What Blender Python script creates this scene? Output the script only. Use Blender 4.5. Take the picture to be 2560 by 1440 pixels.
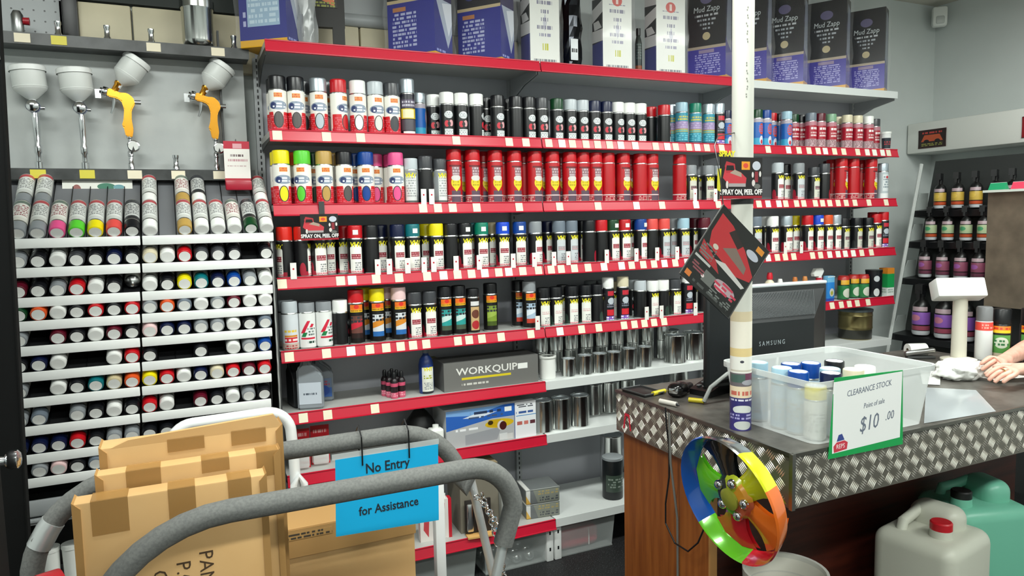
import bpy, bmesh, math, random
from mathutils import Vector, Matrix
random.seed(7)
for o in list(bpy.data.objects): bpy.data.objects.remove(o)
C = bpy.context.scene.collection
SC = bpy.context.scene
PI = math.pi
# ------------------------------------------------------------------ camera
H = 1.62                                    # eye height
FPX = 1797.2
YAW, PITCH, ROLL = [math.radians(a) for a in (24.656, 5.2588, -1.2548)]
_F = Vector((math.sin(YAW)*math.cos(PITCH), math.cos(YAW)*math.cos(PITCH), -math.sin(PITCH)))
_R0 = Vector((math.cos(YAW), -math.sin(YAW), 0)); _U0 = _R0.cross(_F)
_R = _R0*math.cos(ROLL)+_U0*math.sin(ROLL); _U = _U0*math.cos(ROLL)-_R0*math.sin(ROLL)
cam = bpy.data.cameras.new('camera'); camo = bpy.data.objects.new('camera', cam); C.objects.link(camo)
cam.sensor_width = 36; cam.lens = 36*FPX/2560; cam.clip_start = .02; cam.clip_end = 60
Mc = Matrix((_R, _U, -_F)).transposed().to_4x4(); Mc.translation = (0, 0, H); camo.matrix_world = Mc
SC.camera = camo
# ------------------------------------------------------------------ world, exposure
W = bpy.data.worlds.new('world'); SC.world = W; W.use_nodes = True
W.node_tree.nodes['Background'].inputs[0].default_value = (.93, 1, .97, 1)
W.node_tree.nodes['Background'].inputs[1].default_value = .25
vs = SC.view_settings
vs.view_transform = 'Standard'; vs.look = 'None'; vs.gamma = 1; vs.use_curve_mapping = False
vs.exposure = 0.55
LIGHT_W = 26.0                              # watts of each ceiling fitting
CEIL = 3.03
# fluorescent fittings: (x, y, rotz)
FITTINGS = [(-.6, 1.5, 0), (1.3, 1.5, 0), (3.2, 1.5, 0), (-.6, -.6, 0), (1.3, -.6, 0), (3.2, -.6, 0)]

def ray(px, py): return _F+_R*((px-1280)/FPX)-_U*((py-720)/FPX)
def aty(px, py, y):
    d = ray(px, py); d = d*(y/d.y); return Vector((d.x, d.y, d.z+H))
def atz(px, py, z):
    d = ray(px, py); d = d*((z-H)/d.z); return Vector((d.x, d.y, z))
def atx(px, py, x):
    d = ray(px, py); d = d*(x/d.x); return Vector((d.x, d.y, d.z+H))
def xat(px, y, z):
    k = (px-1280)/FPX; q = Vector((0, y, z-H))
    return (k*_F.dot(q)-_R.dot(q))/(_R.x-k*_F.x)

# ------------------------------------------------------------------ materials
def lin(h):
    if not isinstance(h, str): return tuple(h)
    v = [int(h[i:i+2], 16)/255 for i in (0, 2, 4)]
    return tuple(c/12.92 if c <= .04045 else ((c+.055)/1.055)**2.4 for c in v)
MATS = {}
def mat(name, col, rough=.5, metal=0, alpha=1, trans=0, emit=0, noise=None, bump=0, spec=.5, coat=0):
    if name in MATS: return MATS[name]
    m = bpy.data.materials.new(name); MATS[name] = m; m.use_nodes = True
    nt = m.node_tree; b = nt.nodes['Principled BSDF']; c = lin(col)
    b.inputs['Base Color'].default_value = (*c, 1); b.inputs['Roughness'].default_value = rough
    b.inputs['Metallic'].default_value = metal; b.inputs['Alpha'].default_value = alpha
    b.inputs['Transmission Weight'].default_value = trans
    b.inputs['Specular IOR Level'].default_value = spec; b.inputs['Coat Weight'].default_value = coat
    if emit:
        b.inputs['Emission Color'].default_value = (*c, 1); b.inputs['Emission Strength'].default_value = emit
    if noise or bump:
        tc = nt.nodes.new('ShaderNodeTexCoord'); nz = nt.nodes.new('ShaderNodeTexNoise')
        mp = nt.nodes.new('ShaderNodeMapping'); nt.links.new(tc.outputs['Object'], mp.inputs[0]); nt.links.new(mp.outputs[0], nz.inputs['Vector'])
        sc, c2, lo, hi = noise[:4] if noise else (60, col, .4, .6)
        if noise and len(noise) > 4: mp.inputs['Scale'].default_value = noise[4]
        nz.inputs['Scale'].default_value = sc; nz.inputs['Detail'].default_value = 5
        if noise:
            rp = nt.nodes.new('ShaderNodeValToRGB'); nt.links.new(nz.outputs['Fac'], rp.inputs[0])
            rp.color_ramp.elements[0].position = lo; rp.color_ramp.elements[1].position = hi
            rp.color_ramp.elements[0].color = (*c, 1); rp.color_ramp.elements[1].color = (*lin(c2), 1)
            nt.links.new(rp.outputs[0], b.inputs['Base Color'])
        if bump:
            bp = nt.nodes.new('ShaderNodeBump'); bp.inputs['Strength'].default_value = bump; bp.inputs['Distance'].default_value = .01
            nt.links.new(nz.outputs['Fac'], bp.inputs['Height']); nt.links.new(bp.outputs[0], b.inputs['Normal'])
    return m

def pmat(name, base, layers, rough=.35, metal=0, coat=0, alpha=1):
    """flat print on a surface: layers over the base colour, laid out in the surface's own UV"""
    if name in MATS: return MATS[name]
    m = mat(name, base, rough, metal, alpha, coat=coat); nt = m.node_tree; b = nt.nodes['Principled BSDF']
    N, L = nt.nodes.new, nt.links.new
    uv = N('ShaderNodeUVMap'); sp = N('ShaderNodeSeparateXYZ'); L(uv.outputs[0], sp.inputs[0])
    u, v = sp.outputs[0], sp.outputs[1]
    def mt(op, a, b_=0, c=0):
        n = N('ShaderNodeMath'); n.operation = op
        for i, x in enumerate((a, b_, c)):
            if isinstance(x, (int, float)): n.inputs[i].default_value = x
            else: L(x, n.inputs[i])
        return n.outputs[0]
    def rect(u0, u1, v0, v1):
        return mt('MULTIPLY', mt('COMPARE', u, (u0+u1)/2, abs(u1-u0)/2), mt('COMPARE', v, (v0+v1)/2, abs(v1-v0)/2))
    col = None
    for l in layers:
        k, c = l[0], l[-1]
        if k == 'r': mask = rect(*l[1:5])
        elif k == 'e':
            cu, cv, ru, rv = l[1:5]
            a = mt('MULTIPLY_ADD', u, 1/ru, -cu/ru); d = mt('MULTIPLY_ADD', v, 1/rv, -cv/rv)
            mask = mt('LESS_THAN', mt('MULTIPLY_ADD', a, a, mt('MULTIPLY', d, d)), 1)
        elif k == 'p':
            pts = l[1]; mask = None
            for (x0, y0), (x1, y1) in zip(pts, pts[1:]+pts[:1]):
                s = mt('GREATER_THAN', mt('MULTIPLY_ADD', u, y0-y1, mt('MULTIPLY_ADD', v, x1-x0, -(x0*(y0-y1)+y0*(x1-x0)))), 0)
                mask = s if mask is None else mt('MULTIPLY', mask, s)
        elif k == 't':
            u0, u1, v0, v1, rows, den = l[1:7]
            vr = mt('MULTIPLY_ADD', v, rows/(v1-v0), -v0*rows/(v1-v0))
            cx = N('ShaderNodeCombineXYZ'); L(mt('MULTIPLY', u, den), cx.inputs[0]); L(mt('MULTIPLY', mt('FLOOR', vr), 7.31), cx.inputs[1])
            nz = N('ShaderNodeTexNoise'); nz.noise_dimensions = '2D'; nz.inputs['Scale'].default_value = 1; nz.inputs['Detail'].default_value = 0
            L(cx.outputs[0], nz.inputs['Vector'])
            mask = mt('MULTIPLY', rect(u0, u1, v0, v1), mt('MULTIPLY', mt('COMPARE', mt('FRACT', vr), .5, .3), mt('GREATER_THAN', nz.outputs['Fac'], .43)))
        mx = N('ShaderNodeMix'); mx.data_type = 'RGBA'
        L(mask, mx.inputs[0])
        if col is None: mx.inputs[6].default_value = (*lin(base), 1)
        else: L(col, mx.inputs[6])
        mx.inputs[7].default_value = (*lin(c), 1); col = mx.outputs[2]
    if col is not None: L(col, b.inputs['Base Color'])
    return m

# ------------------------------------------------------------------ mesh building
class MB:
    def __init__(s): s.v = []; s.f = []; s.mi = []; s.uv = []; s.sm = []
    def add(s, vs_, fs, mi=0, M=None, uvs=None, smooth=False):
        n = len(s.v)
        s.v += [tuple(M @ Vector(p)) if M else tuple(p) for p in vs_]
        for i, f in enumerate(fs):
            s.f.append([n+k for k in f]); s.mi.append(mi[i] if isinstance(mi, list) else mi)
            s.uv.append(uvs[i] if uvs else [(0, 0)]*len(f)); s.sm.append(smooth)
        return s
    def box(s, c, d, M=None, mi=0):
        """mi: one index or {side: index}, sides f(-y) b l(-x) r t u(nder); each face has UV 0..1"""
        x0, y0, z0 = [c[i]-d[i]/2 for i in range(3)]; x1, y1, z1 = [c[i]+d[i]/2 for i in range(3)]
        V = [(x0, y0, z0), (x1, y0, z0), (x1, y1, z0), (x0, y1, z0), (x0, y0, z1), (x1, y0, z1), (x1, y1, z1), (x0, y1, z1)]
        Fs = [(0, 1, 5, 4), (2, 3, 7, 6), (3, 0, 4, 7), (1, 2, 6, 5), (4, 5, 6, 7), (3, 2, 1, 0)]
        q = [(0, 0), (1, 0), (1, 1), (0, 1)]
        mm = [mi.get(k, mi.get('*', 0)) for k in 'fblrtu'] if isinstance(mi, dict) else mi
        return s.add(V, Fs, mm, M, [q]*6)
    def rbox(s, c, d, r, seg=2, M=None, mi=0):
        bm = bmesh.new(); bmesh.ops.create_cube(bm, size=1)
        for v in bm.verts: v.co = Vector((v.co.x*d[0]+c[0], v.co.y*d[1]+c[1], v.co.z*d[2]+c[2]))
        bmesh.ops.bevel(bm, geom=list(bm.edges), offset=r, segments=seg, affect='EDGES', profile=.5)
        bm.verts.ensure_lookup_table(); bm.verts.index_update()
        s.add([v.co[:] for v in bm.verts], [[v.index for v in f.verts] for f in bm.faces], mi, M,
              [[((v.co.x-c[0])/d[0]+.5, (v.co.z-c[2])/d[2]+.5) for v in f.verts] for f in bm.faces], True)
        bm.free(); return s
    def lathe(s, prof, seg=20, M=None, mi=0, vr=None, sy=1):
        """prof: (r, z[, material]) bottom to top; u=.5 faces -y"""
        V = []; Fs = []; mm = []; uvs = []
        z0, z1 = vr or (prof[0][1], prof[-1][1]); dz = (z1-z0) or 1
        for p in prof:
            for k in range(seg):
                a = 2*PI*k/seg-1.5*PI; V.append((p[0]*math.cos(a), sy*p[0]*math.sin(a), p[1]))
        for i in range(len(prof)-1):
            for k in range(seg):
                k2 = (k+1) % seg
                f = (i*seg+k, i*seg+k2, (i+1)*seg+k2, (i+1)*seg+k)
                Fs.append(f); mm.append(prof[i+1][2] if len(prof[i+1]) > 2 else mi)
                va, vb = (prof[i][1]-z0)/dz, (prof[i+1][1]-z0)/dz
                uvs.append([(k/seg, va), ((k+1)/seg, va), ((k+1)/seg, vb), (k/seg, vb)])
        return s.add(V, Fs, mm, M, uvs, True)
    def tube(s, pts, r, seg=10, M=None, mi=0, closed=False, caps=True):
        P = [Vector(p) for p in pts]; n = len(P); V = []; Fs = []
        up = None
        for i in range(n):
            a = P[(i-1) % n] if (closed or i) else P[0]; b = P[(i+1) % n] if (closed or i < n-1) else P[-1]
            t = (b-a).normalized()
            if up is None:
                up = Vector((0, 0, 1)) if abs(t.z) < .9 else Vector((0, 1, 0))
            e = (up-t*up.dot(t)).normalized(); up = e; g = t.cross(e)
            rr = r[i] if isinstance(r, (list, tuple)) else r
            for k in range(seg):
                q = 2*PI*k/seg; V.append(P[i]+e*(math.cos(q)*rr)+g*(math.sin(q)*rr))
        for i in range(n if closed else n-1):
            j = (i+1) % n
            for k in range(seg):
                k2 = (k+1) % seg; Fs.append((i*seg+k, i*seg+k2, j*seg+k2, j*seg+k))
        if caps and not closed:
            Fs.append(tuple(range(seg-1, -1, -1))); Fs.append(tuple((n-1)*seg+k for k in range(seg)))
        return s.add(V, Fs, mi, M, None, True)
    def prism(s, poly, y0, y1, M=None, mi=0, smooth=False):
        """outline in x,z (counter-clockwise seen from -y), extruded from y0 to y1; UV of the faces = outline box"""
        n = len(poly); V = [(x, y0, z) for x, z in poly]+[(x, y1, z) for x, z in poly]
        xs = [p[0] for p in poly]; zs = [p[1] for p in poly]
        W_, Z_ = (max(xs)-min(xs)) or 1, (max(zs)-min(zs)) or 1
        t = [((x-min(xs))/W_, (z-min(zs))/Z_) for x, z in poly]
        Fs = [tuple(range(n)), tuple(range(2*n-1, n-1, -1))]; uvs = [t, t[::-1]]
        for i in range(n):
            j = (i+1) % n; Fs.append((i, n+i, n+j, j)); uvs.append([t[i], t[i], t[j], t[j]])
        return s.add(V, Fs, mi, M, uvs, smooth)
    def mesh(s, *mats, sharp=40):
        me = bpy.data.meshes.new('m'); me.from_pydata(s.v, [], s.f)
        for m in mats: me.materials.append(m)
        me.polygons.foreach_set('material_index', s.mi); me.polygons.foreach_set('use_smooth', s.sm)
        ul = me.uv_layers.new(name='UVMap'); flat = [c for f in s.uv for p in f for c in p]
        ul.data.foreach_set('uv', flat); me.update()
        if any(s.sm): me.set_sharp_from_angle(angle=math.radians(sharp))
        return me
def ob(name, me, parent=None, loc=None, rot=None, M=None):
    o = bpy.data.objects.new(name, me); C.objects.link(o)
    if me is not None and me.name == 'm' or (me is not None and me.name.startswith('m.')): me.name = name
    if parent: o.parent = parent
    if loc is not None: o.location = loc
    if rot is not None: o.rotation_euler = rot
    if M is not None: o.matrix_basis = M
    return o
def tag(o, label, cat, group=None):
    o['label'] = label; o['category'] = cat
    if group: o['group'] = group
    return o
def thing(name, label, cat, loc=(0, 0, 0), rz=0, group=None, rot=None):
    o = bpy.data.objects.new(name, None); C.objects.link(o); o.empty_display_size = .05
    o.location = loc; o.rotation_euler = rot or (0, 0, rz)
    return tag(o, label, cat, group)
def struct(name, me):
    o = ob(name, me); o['kind'] = 'structure'; return o
def Rm(axis, deg, loc=(0, 0, 0)): return Matrix.Translation(loc) @ Matrix.Rotation(math.radians(deg), 4, axis)
_TX = {}
def text_mesh(body, size, m, ext=.0004, wrap=None, shear=0, sx=1, align='CENTER', bold=0):
    """lettering as a thin mesh in the x,z plane facing -y; wrap=radius bends it round a can"""
    key = (body, size, m.name, ext, wrap, shear, sx, align)
    if key in _TX: return _TX[key]
    cu = bpy.data.curves.new('t', 'FONT'); cu.body = body; cu.size = size; cu.align_x = align; cu.align_y = 'CENTER'
    cu.extrude = ext; cu.resolution_u = 2; cu.shear = shear; cu.offset = bold
    o = bpy.data.objects.new('t', cu); C.objects.link(o)
    dg = bpy.context.evaluated_depsgraph_get(); me = bpy.data.meshes.new_from_object(o.evaluated_get(dg))
    bpy.data.objects.remove(o)
    for v in me.vertices:
        x, y, z = v.co; x *= sx
        if wrap:
            a = x/wrap; r = wrap+z+ext; v.co = (r*math.sin(a), -r*math.cos(a), y)
        else: v.co = (x, -z, y)
    me.materials.clear(); me.materials.append(m); me.name = 'lettering'; _TX[key] = me
    return me
def wave(o_pts): return o_pts
# ------------------------------------------------------------------ common materials
white = mat('white paint', 'e6e8e6', .45); whitep = mat('white plastic', 'eceee9', .35)
cream = mat('cream card', 'e9dfc6', .6); blackp = mat('black plastic', '101113', .35)
chrome = mat('chrome', 'd8dadc', .16, 1); steel = mat('brushed steel', 'a9abaa', .33, 1)
greymetal = mat('grey painted steel', 'a9adaf', .45); lilac = mat('shelf back panel grey', 'b4b6bd', .5)
redstrip = mat('red price strip', 'c21a34', .3); darkgrey = mat('dark grey steel', '3b3d3d', .45)
wallp = mat('wall paint', 'd2d8d6', .7, noise=(2.5, 'cbd1cf', .35, .7))
# ------------------------------------------------------------------ room
RX0, RX1, RY0, RY1 = -2.2, 4.82, -2.4, 3.4
floorm = mat('speckled black vinyl', '121213', .55, noise=(190, '55575a', .56, .72))
struct('floor', MB().box(((RX0+RX1)/2, (RY0+RY1)/2, -.05), (RX1-RX0+.4, RY1-RY0+.4, .1)).mesh(floorm))
struct('ceiling', MB().box(((RX0+RX1)/2, (RY0+RY1)/2, CEIL+.05), (RX1-RX0+.4, RY1-RY0+.4, .1)).mesh(mat('ceiling tile', 'cfcbbf', .8)))
struct('wall_back', MB().box(((RX0+RX1)/2, RY1+.06, CEIL/2), (RX1-RX0+.24, .12, CEIL)).mesh(wallp))
struct('wall_right', MB().box((RX1+.06, (RY0+RY1)/2, CEIL/2), (.12, RY1-RY0, CEIL)).mesh(wallp))
struct('wall_left', MB().box((RX0-.06, (RY0+RY1)/2, CEIL/2), (.12, RY1-RY0, CEIL)).mesh(wallp))
struct('wall_front', MB().box(((RX0+RX1)/2, RY0-.06, CEIL/2), (RX1-RX0+.24, .12, CEIL)).mesh(wallp))
# ceiling fittings
lampm = mat('lamp diffuser', 'f6fff9', .4, emit=5)
for i, (x, y, rz) in enumerate(FITTINGS):
    t = thing('ceiling_light', 'white fluorescent ceiling light fitting', 'ceiling light', (x, y, CEIL), rz, 'ceiling lights')
    ob('housing', MB().box((0, 0, -.03), (1.3, .32, .06)).mesh(white), t)
    ob('diffuser', MB().rbox((0, 0, -.07), (1.24, .27, .03), .012).mesh(lampm), t)
    ld = bpy.data.lights.new('tube_light', 'AREA'); ld.shape = 'RECTANGLE'; ld.size = 1.24; ld.size_y = .27
    ld.energy = LIGHT_W; ld.color = (.96, 1, .95)
    lo = bpy.data.objects.new('tube_light', ld); C.objects.link(lo); lo.parent = t; lo.location = (0, 0, -.09)
# boards on the wall above the shelves
creamb = mat('cream fascia board', 'd9cfb2', .5, noise=(3, 'c5bda2', .4, .7))
for i, (x0, x1) in enumerate(((-.38, -.128), (-.122, .40), (.406, .797), (.803, 1.6))):
    struct('trim_%d' % (i+1), MB().rbox(((x0+x1)/2, 3.375, 2.40), (x1-x0, .05, .24), .006).mesh(creamb))
struct('trim_5', MB().tube([(.35, 3.36, 2.55), (1.7, 3.36, 2.55)], .03, 12).mesh(greymetal))
struct('trim_6', MB().box((-.32, 3.38, 2.76), (1.3, .04, .46)).mesh(mat('dark green board', '1c2420', .6)))
struct('trim_7', MB().box((1.02, 3.38, 2.78), (1.35, .04, .40)).mesh(greymetal))
struct('trim_8', MB().rbox((xat(173, 3.33, 2.5), 3.345, 2.5), (.055, .05, .5), .006).mesh(blackp))
pb = MB().box((xat(85, 3.36, 2.5), 3.36, 2.5), (.25, .02, .45))
holes = MB()
for i in range(7):
    for j in range(10):
        holes.lathe([(.0001, 0), (.0035, 0)], 8, Matrix.Translation((xat(85, 3.36, 2.5)-.11+i*.036, 3.3492, 2.31+j*.04)) @ Matrix.Rotation(PI/2, 4, 'X'))
pbo = struct('trim_9', pb.mesh(greymetal)); ob('peg_hole', holes.mesh(blackp), pbo)
# sensor in the corner
t = thing('ceiling_sensor', 'small white alarm sensor high in the corner of the room', 'sensor', (4.73, 3.31, 2.93), math.radians(-45))
ob('housing', MB().rbox((0, 0, 0), (.09, .06, .13), .015).mesh(whitep), t)
ob('lens', MB().rbox((0, -.03, -.025), (.05, .02, .05), .008).mesh(mat('sensor lens', 'c9cdc9', .25)), t)
ob('bracket', MB().box((0, .045, .02), (.04, .04, .05)).mesh(whitep), t)

# ------------------------------------------------------------------ shelving
SH = dict(T=2.343, S1=1.998, S2=1.706, S3=1.412, S4=1.115, S5=.857, S6=.598, S7=.21)
PHR = dict(T='top shelf', S1='shelf below boxed kits', S2='red can shelf', S3='shelf under red cans',
           S4='shelf above tins', S5='grey box shelf', S6='car cover shelf', S7='bottom shelf')
BX = [.34, 1.54, 2.74, 3.94]; YF, YB = 3.0, 3.33; YD = 3.308
BN = ['bay beside the touch-up rack', 'middle bay', 'bay beside the white wall']
TICK = dict(
 S1=[693,816,901,1140,1272,1314,1371,1404,1430,1464,1493,1523,1551,1587,1638,1667,1688,1721,1742,1766,1803,1919,1970,1996,2021,2044,2062,2085,2108,2143,2167,2185,2205,2220],
 S2=[1057,1094,1131,1191,1297,1398,1494,1590,1654,1739,1795,1874,1896,1919,1946,1963,1990,2008,2037,2055,2073,2094,2114,2136,2171,2214],
 S3=[705,851,880,940,997,1067,1108,1143,1178,1211,1246,1271,1306,1345,1377,1402,1435,1469,1509,1553,1578,1607,1634,1660,1687,1717,1919,1942,1962,1983,2030,2050,2073,2094,2112,2132,2153,2177],
 S4=[723,816,877,924,965,1001,1032,1065,1144,1172,1204,1252,1326,1399,1453,1496,1559,1585,1610,1634,1659,2079,2102,2122,2142,2169],
 S5=[758,819,937], T=[], S6=[], S7=[])
FLAG = dict(S3=[734,945,974,1020,1061,1085,1141,1199,1284,1337,1386,1422,1518,1592,1644,1694,1965,2005], S2=[1060,1080,1739,1790], S4=[1345,1618,1655,1740])
tickm = [cream, mat('white card', 'eceae0', .6)]
tick_me = [MB().box((0, 0, 0), (.036, .002, .038)).mesh(m) for m in tickm]
flag_me = MB().box((0, 0, .033), (.024, .001, .066), mi={'f': 0, '*': 0}).mesh(pmat('price flag print', 'eeece6', [('e', .5, .62, .16, .06, 'c01830')]))
slotm = blackp
for b in range(3):
    t = thing('shelving_bay', 'grey steel back panel and slotted posts of the '+BN[b], 'shelving', (BX[b], YB, 0))
    ob('back_panel', MB().box((.6, .015, 1.19), (1.2, .02, 2.36)).mesh(lilac), t)
    for s in ((0, 1.2) if b == 2 else (0,)):
        ob('post', MB().box((s, -.004, 1.17), (.03, .03, 2.34)).mesh(greymetal), t)
        sl = MB()
        for k in range(90): sl.box((s, -.0193, .06+k*.0255), (.006, .001, .014))
        ob('slot', sl.mesh(slotm), t)
def shelf(b, key):
    z = SH[key]; yf = 2.92 if key == 'S7' else YF; x0, x1 = BX[b], BX[b+1]
    strip = not ((key == 'T' and b == 2) or (key in ('S5', 'S6', 'S7') and b >= 1))
    lab = ('red-edged' if strip else 'white-edged')+' steel '+('shelf' if key != 'T' else 'shelf')+', '+PHR[key]+', '+BN[b]
    t = thing('shelf', lab, 'shelf', (x0, yf, z), 0, None)
    dm = mat('shelf deck grey', 'b9bab6', .45) if b == 0 else mat('shelf deck white', 'd7dbd9', .4)
    ob('deck', MB().box((.6, (YD-yf)/2+.002, -.012), (1.192, YD-yf-.004, .024)).box((.6, .004, -.021), (1.192, .006, .04)).mesh(dm), t)
    if strip:
        s = MB().add([(.003, -.016, -.042), (1.197, -.016, -.042), (1.197, -.004, .003), (.003, -.004, .003), (.003, -.001, -.042), (1.197, -.001, -.042), (1.197, -.001, .003), (.003, -.001, .003)], [(0, 1, 2, 3), (5, 4, 7, 6), (4, 0, 3, 7), (1, 5, 6, 2), (3, 2, 6, 7), (4, 5, 1, 0)])
        s.tube([(.003, -.0045, .002), (1.197, -.0045, .002)], .0035, 6); s.tube([(.003, -.0155, -.041), (1.197, -.0155, -.041)], .0035, 6)
        ob('price_strip', s.mesh(redstrip), t)
    last = -9
    for px in TICK[key]:
        x = xat(px, yf-.008, z-.02)-x0
        if 0.02 < x < 1.18 and strip:
            x = max(x, last+.0385); last = x
            ob('price_ticket', tick_me[random.random() > .7], t, (x, -.0118, -.0195), (-.26, 0, 0))
    for px in FLAG.get(key, []):
        x = xat(px, yf-.012, z+.03)-x0
        if .01 < x < 1.19: ob('price_flag', flag_me, t, (x, -.0085, -.003))
    if key != 'S7':
        for sx in (.006, 1.194):
            ob('bracket', MB().prism([(.305, -.024), (.02, -.024), (.02, -.05), (.16, -.075), (.29, -.125), (.305, -.125)] if key == 'T' else [(.305, -.024), (.02, -.024), (.02, -.036), (.16, -.042), (.29, -.052), (.305, -.052)], -.002, .002, Matrix.Translation((sx, 0, 0)) @ Matrix.Rotation(PI/2, 4, 'Z')).mesh(darkgrey if b == 0 and sx < .1 else greymetal), t)
    else:
        for sx in (.022, 1.178): ob('foot', MB().rbox((sx, .20, -.118), (.036, .37, .183), .004).mesh(white), t)
        for sx in (.022, 1.178):
            hm = MB()
            for zz in (-.07, -.15): hm.box((sx, .0145, zz), (.008, .001, .016))
            ob('slot', hm.mesh(blackp), t)
for b in range(3):
    for k in SH: shelf(b, k)

# ------------------------------------------------------------------ spray cans
CAPS = dict(k=('15161a', 'black'), d=('3d3f43', 'dark grey'), g=('8b9094', 'grey'), l=('bcc4c9', 'light grey'), w=('f0f1ee', 'white'), c=('d9d0b2', 'cream'),
 r=('c4141f', 'red'), R=('e02a1e', 'orange-red'), m=('5b1022', 'maroon'), y=('ecdc10', 'yellow'), o=('dd5420', 'orange'), n=('10193c', 'navy'), b=('0d4190', 'blue'),
 B=('1749cc', 'bright blue'), t=('0d6e76', 'teal'), T=('0b7d62', 'teal green'), G=('5acc36', 'lime green'), H=('0c4020', 'dark green'), p=('e4558f', 'pink'),
 P=('ecc9c9', 'pale pink'), s=('b3bfc7', 'silver'), a=('bb9850', 'gold'), i=('9fc2d2', 'pale blue'), e=('c9bb94', 'beige'), v=('e0504a', 'coral'), q=('6f7a86', 'slate grey'), S=('7ca685', 'sage green'))
tin = mat('tinplate', 'c4c6c4', .28, 1)
def capm(c): return mat('cap '+CAPS[c][1], CAPS[c][0], .3, .55 if c == 's' else 0)
YEL = mat('yellow lettering', 'e6dc22', .5)
def P_enamel(c):
    h = CAPS[c][0] if c not in 'gl' else 'd8d8d2'
    return pmat('print enamel '+c, 'eeece4', [('r', .22, .78, .04, .47, 'd01c26'), ('p', [(.42, .30), (.58, .30), (.60, .47), (.40, .47)], 'e4d8d0'), ('r', 0, 1, .03, .12, 'cf1f34'), ('r', .0, .2, .0, .55, 'f0efe9'),
     ('t', .26, .74, .06, .40, 7, 30, 'd8606a'), ('e', .5, .28, .092, .20, '3b3436'), ('e', .5, .28, .074, .18, h if c != 'k' else '55504e'), ('e', .5, .63, .18, .11, '8d9aac'), ('e', .41, .62, .06, .08, '2c3a6a'),
     ('t', .40, .66, .56, .70, 2, 30, 'e4e8ee'), ('r', .43, .58, .82, .93, 'e0963c'), ('t', .43, .58, .83, .92, 2, 70, 'd0402c')])
def P_epoxy(c):
    return pmat('print epoxy', '101214', [('r', .40, .60, .0, .24, 'e8ecea'), ('t', .40, .6, .02, .22, 4, 60, '8a9a9a'), ('e', .5, .68, .10, .11, 'dfe3e4'), ('e', .45, .4, .05, .1, 'c8283a'), ('e', .55, .42, .05, .1, 'd8a0a4'),
     ('e', .5, .40, .035, .07, '1a1a1c'), ('t', .41, .59, .6, .76, 3, 70, '8c9498')])
def P_vht(c, lab='f0efe8', blk='8c1026', base='121214', low='a01a30'):
    return pmat('print vht '+lab+blk+base, base, [('r', .30, .70, .02, .16, low), ('e', .27, .2, .06, .2, low), ('r', .375, .625, .05, .74, lab), ('e', .5, .74, .125, .09, lab), ('r', .40, .60, .44, .58, blk),
     ('t', .40, .60, .45, .57, 2, 90, 'd8a0a4'), ('t', .47, .60, .12, .36, 4, 70, '6a6e74'), ('r', .375, .625, .04, .11, 'c86a74'), ('t', .385, .615, .04, .11, 2, 90, 'f0e0e0'), ('r', 0, 1, 0, .03, 'b9bcbc')])
def P_vhtg(c): return P_vht(c, 'c9cfd2', '9aa2a6')
def P_vhtd(c): return P_vht(c, 'd2d2c4', '2a2c34', low='2a2c2c')
def P_vhtf(c): return P_vht(c, 'eef0e8', 'eef0e8', low='30443a')
def P_grey(c): return pmat('print grey can', '8f9496', [('r', .38, .64, .1, .82, 'dfe2e0'), ('t', .4, .62, .2, .8, 8, 60, '9a9e9e'), ('r', 0, 1, 0, .1, '5c605f')])
def P_red(c):
    return pmat('print red can', 'b8141e', [('r', 0, 1, .02, .17, 'a81a30'), ('t', .1, .9, .03, .16, 3, 50, 'd8b0a8'), ('r', .40, .60, .02, .30, '5e4a58'), ('r', 0, 1, .17, .20, 'd8c0c0'),
     ('p', [(.5, .28), (.565, .38), (.585, .58), (.415, .58), (.435, .38)], 'e8d21c'), ('e', .5, .49, .105, .14, 'e6d024'), ('e', .5, .60, .10, .07, 'd8d4d0'), ('t', .43, .57, .40, .54, 2, 50, 'b4a018'),
     ('r', .42, .58, .66, .86, '8c6a70'), ('t', .42, .58, .66, .86, 3, 60, 'c8b8bc'), ('r', .36, .64, .86, .90, '6a1018')])
def P_teal(c):
    return pmat('print teal can', '2f8fa6', [('r', 0, 1, 0, .10, '2c5a72'), ('r', 0, 1, .38, .48, 'b8a842'), ('r', 0, 1, .48, .72, '9a86b4'), ('t', 0, 1, .38, .47, 1, 60, '56b0b8'), ('t', 0, 1, .50, .70, 3, 50, 'b8a8c8'),
     ('r', 0, 1, .74, .9, '3f8ea0'), ('t', .3, .7, .74, .9, 2, 60, 'd8c832'), ('t', 0, 1, .1, .36, 4, 30, '6cc0d0')])
def P_crim(c):
    return pmat('print crimson can', 'a8142c', [('r', 0, 1, 0, .34, 'c4a8ac'), ('t', .3, .7, .02, .34, 6, 50, '7c5058'), ('t', .36, .66, .42, .62, 2, 60, 'f0dcdc'), ('t', .36, .66, .66, .80, 1, 40, 'f4e8e8'), ('r', 0, 1, .84, 1, 'b87a86')])
def P_blue(c):
    return pmat('print blue can', '1e62b4', [('r', 0, 1, 0, .3, '38a0c8'), ('e', .5, .62, .09, .2, 'c84838'), ('e', .5, .22, .07, .16, 'd8d4e0'), ('e', .5, .16, .04, .08, 'c03848'), ('r', 0, 1, .86, 1, 'b0a8b4'), ('t', .4, .6, .5, .76, 4, 60, '5a70c0')])
def P_purp(c):
    return pmat('print purple black can', '16141a', [('r', .36, .64, .0, .16, '7a4ab0'), ('t', .36, .64, .0, .16, 2, 40, 'e8e4f0'), ('r', .38, .62, .18, .36, 'd02834'), ('e', .5, .62, .1, .1, 'b8c0c8'), ('r', .40, .60, .78, .92, 'c02838'), ('t', .38, .62, .42, .54, 2, 60, '8a90a0')])
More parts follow.
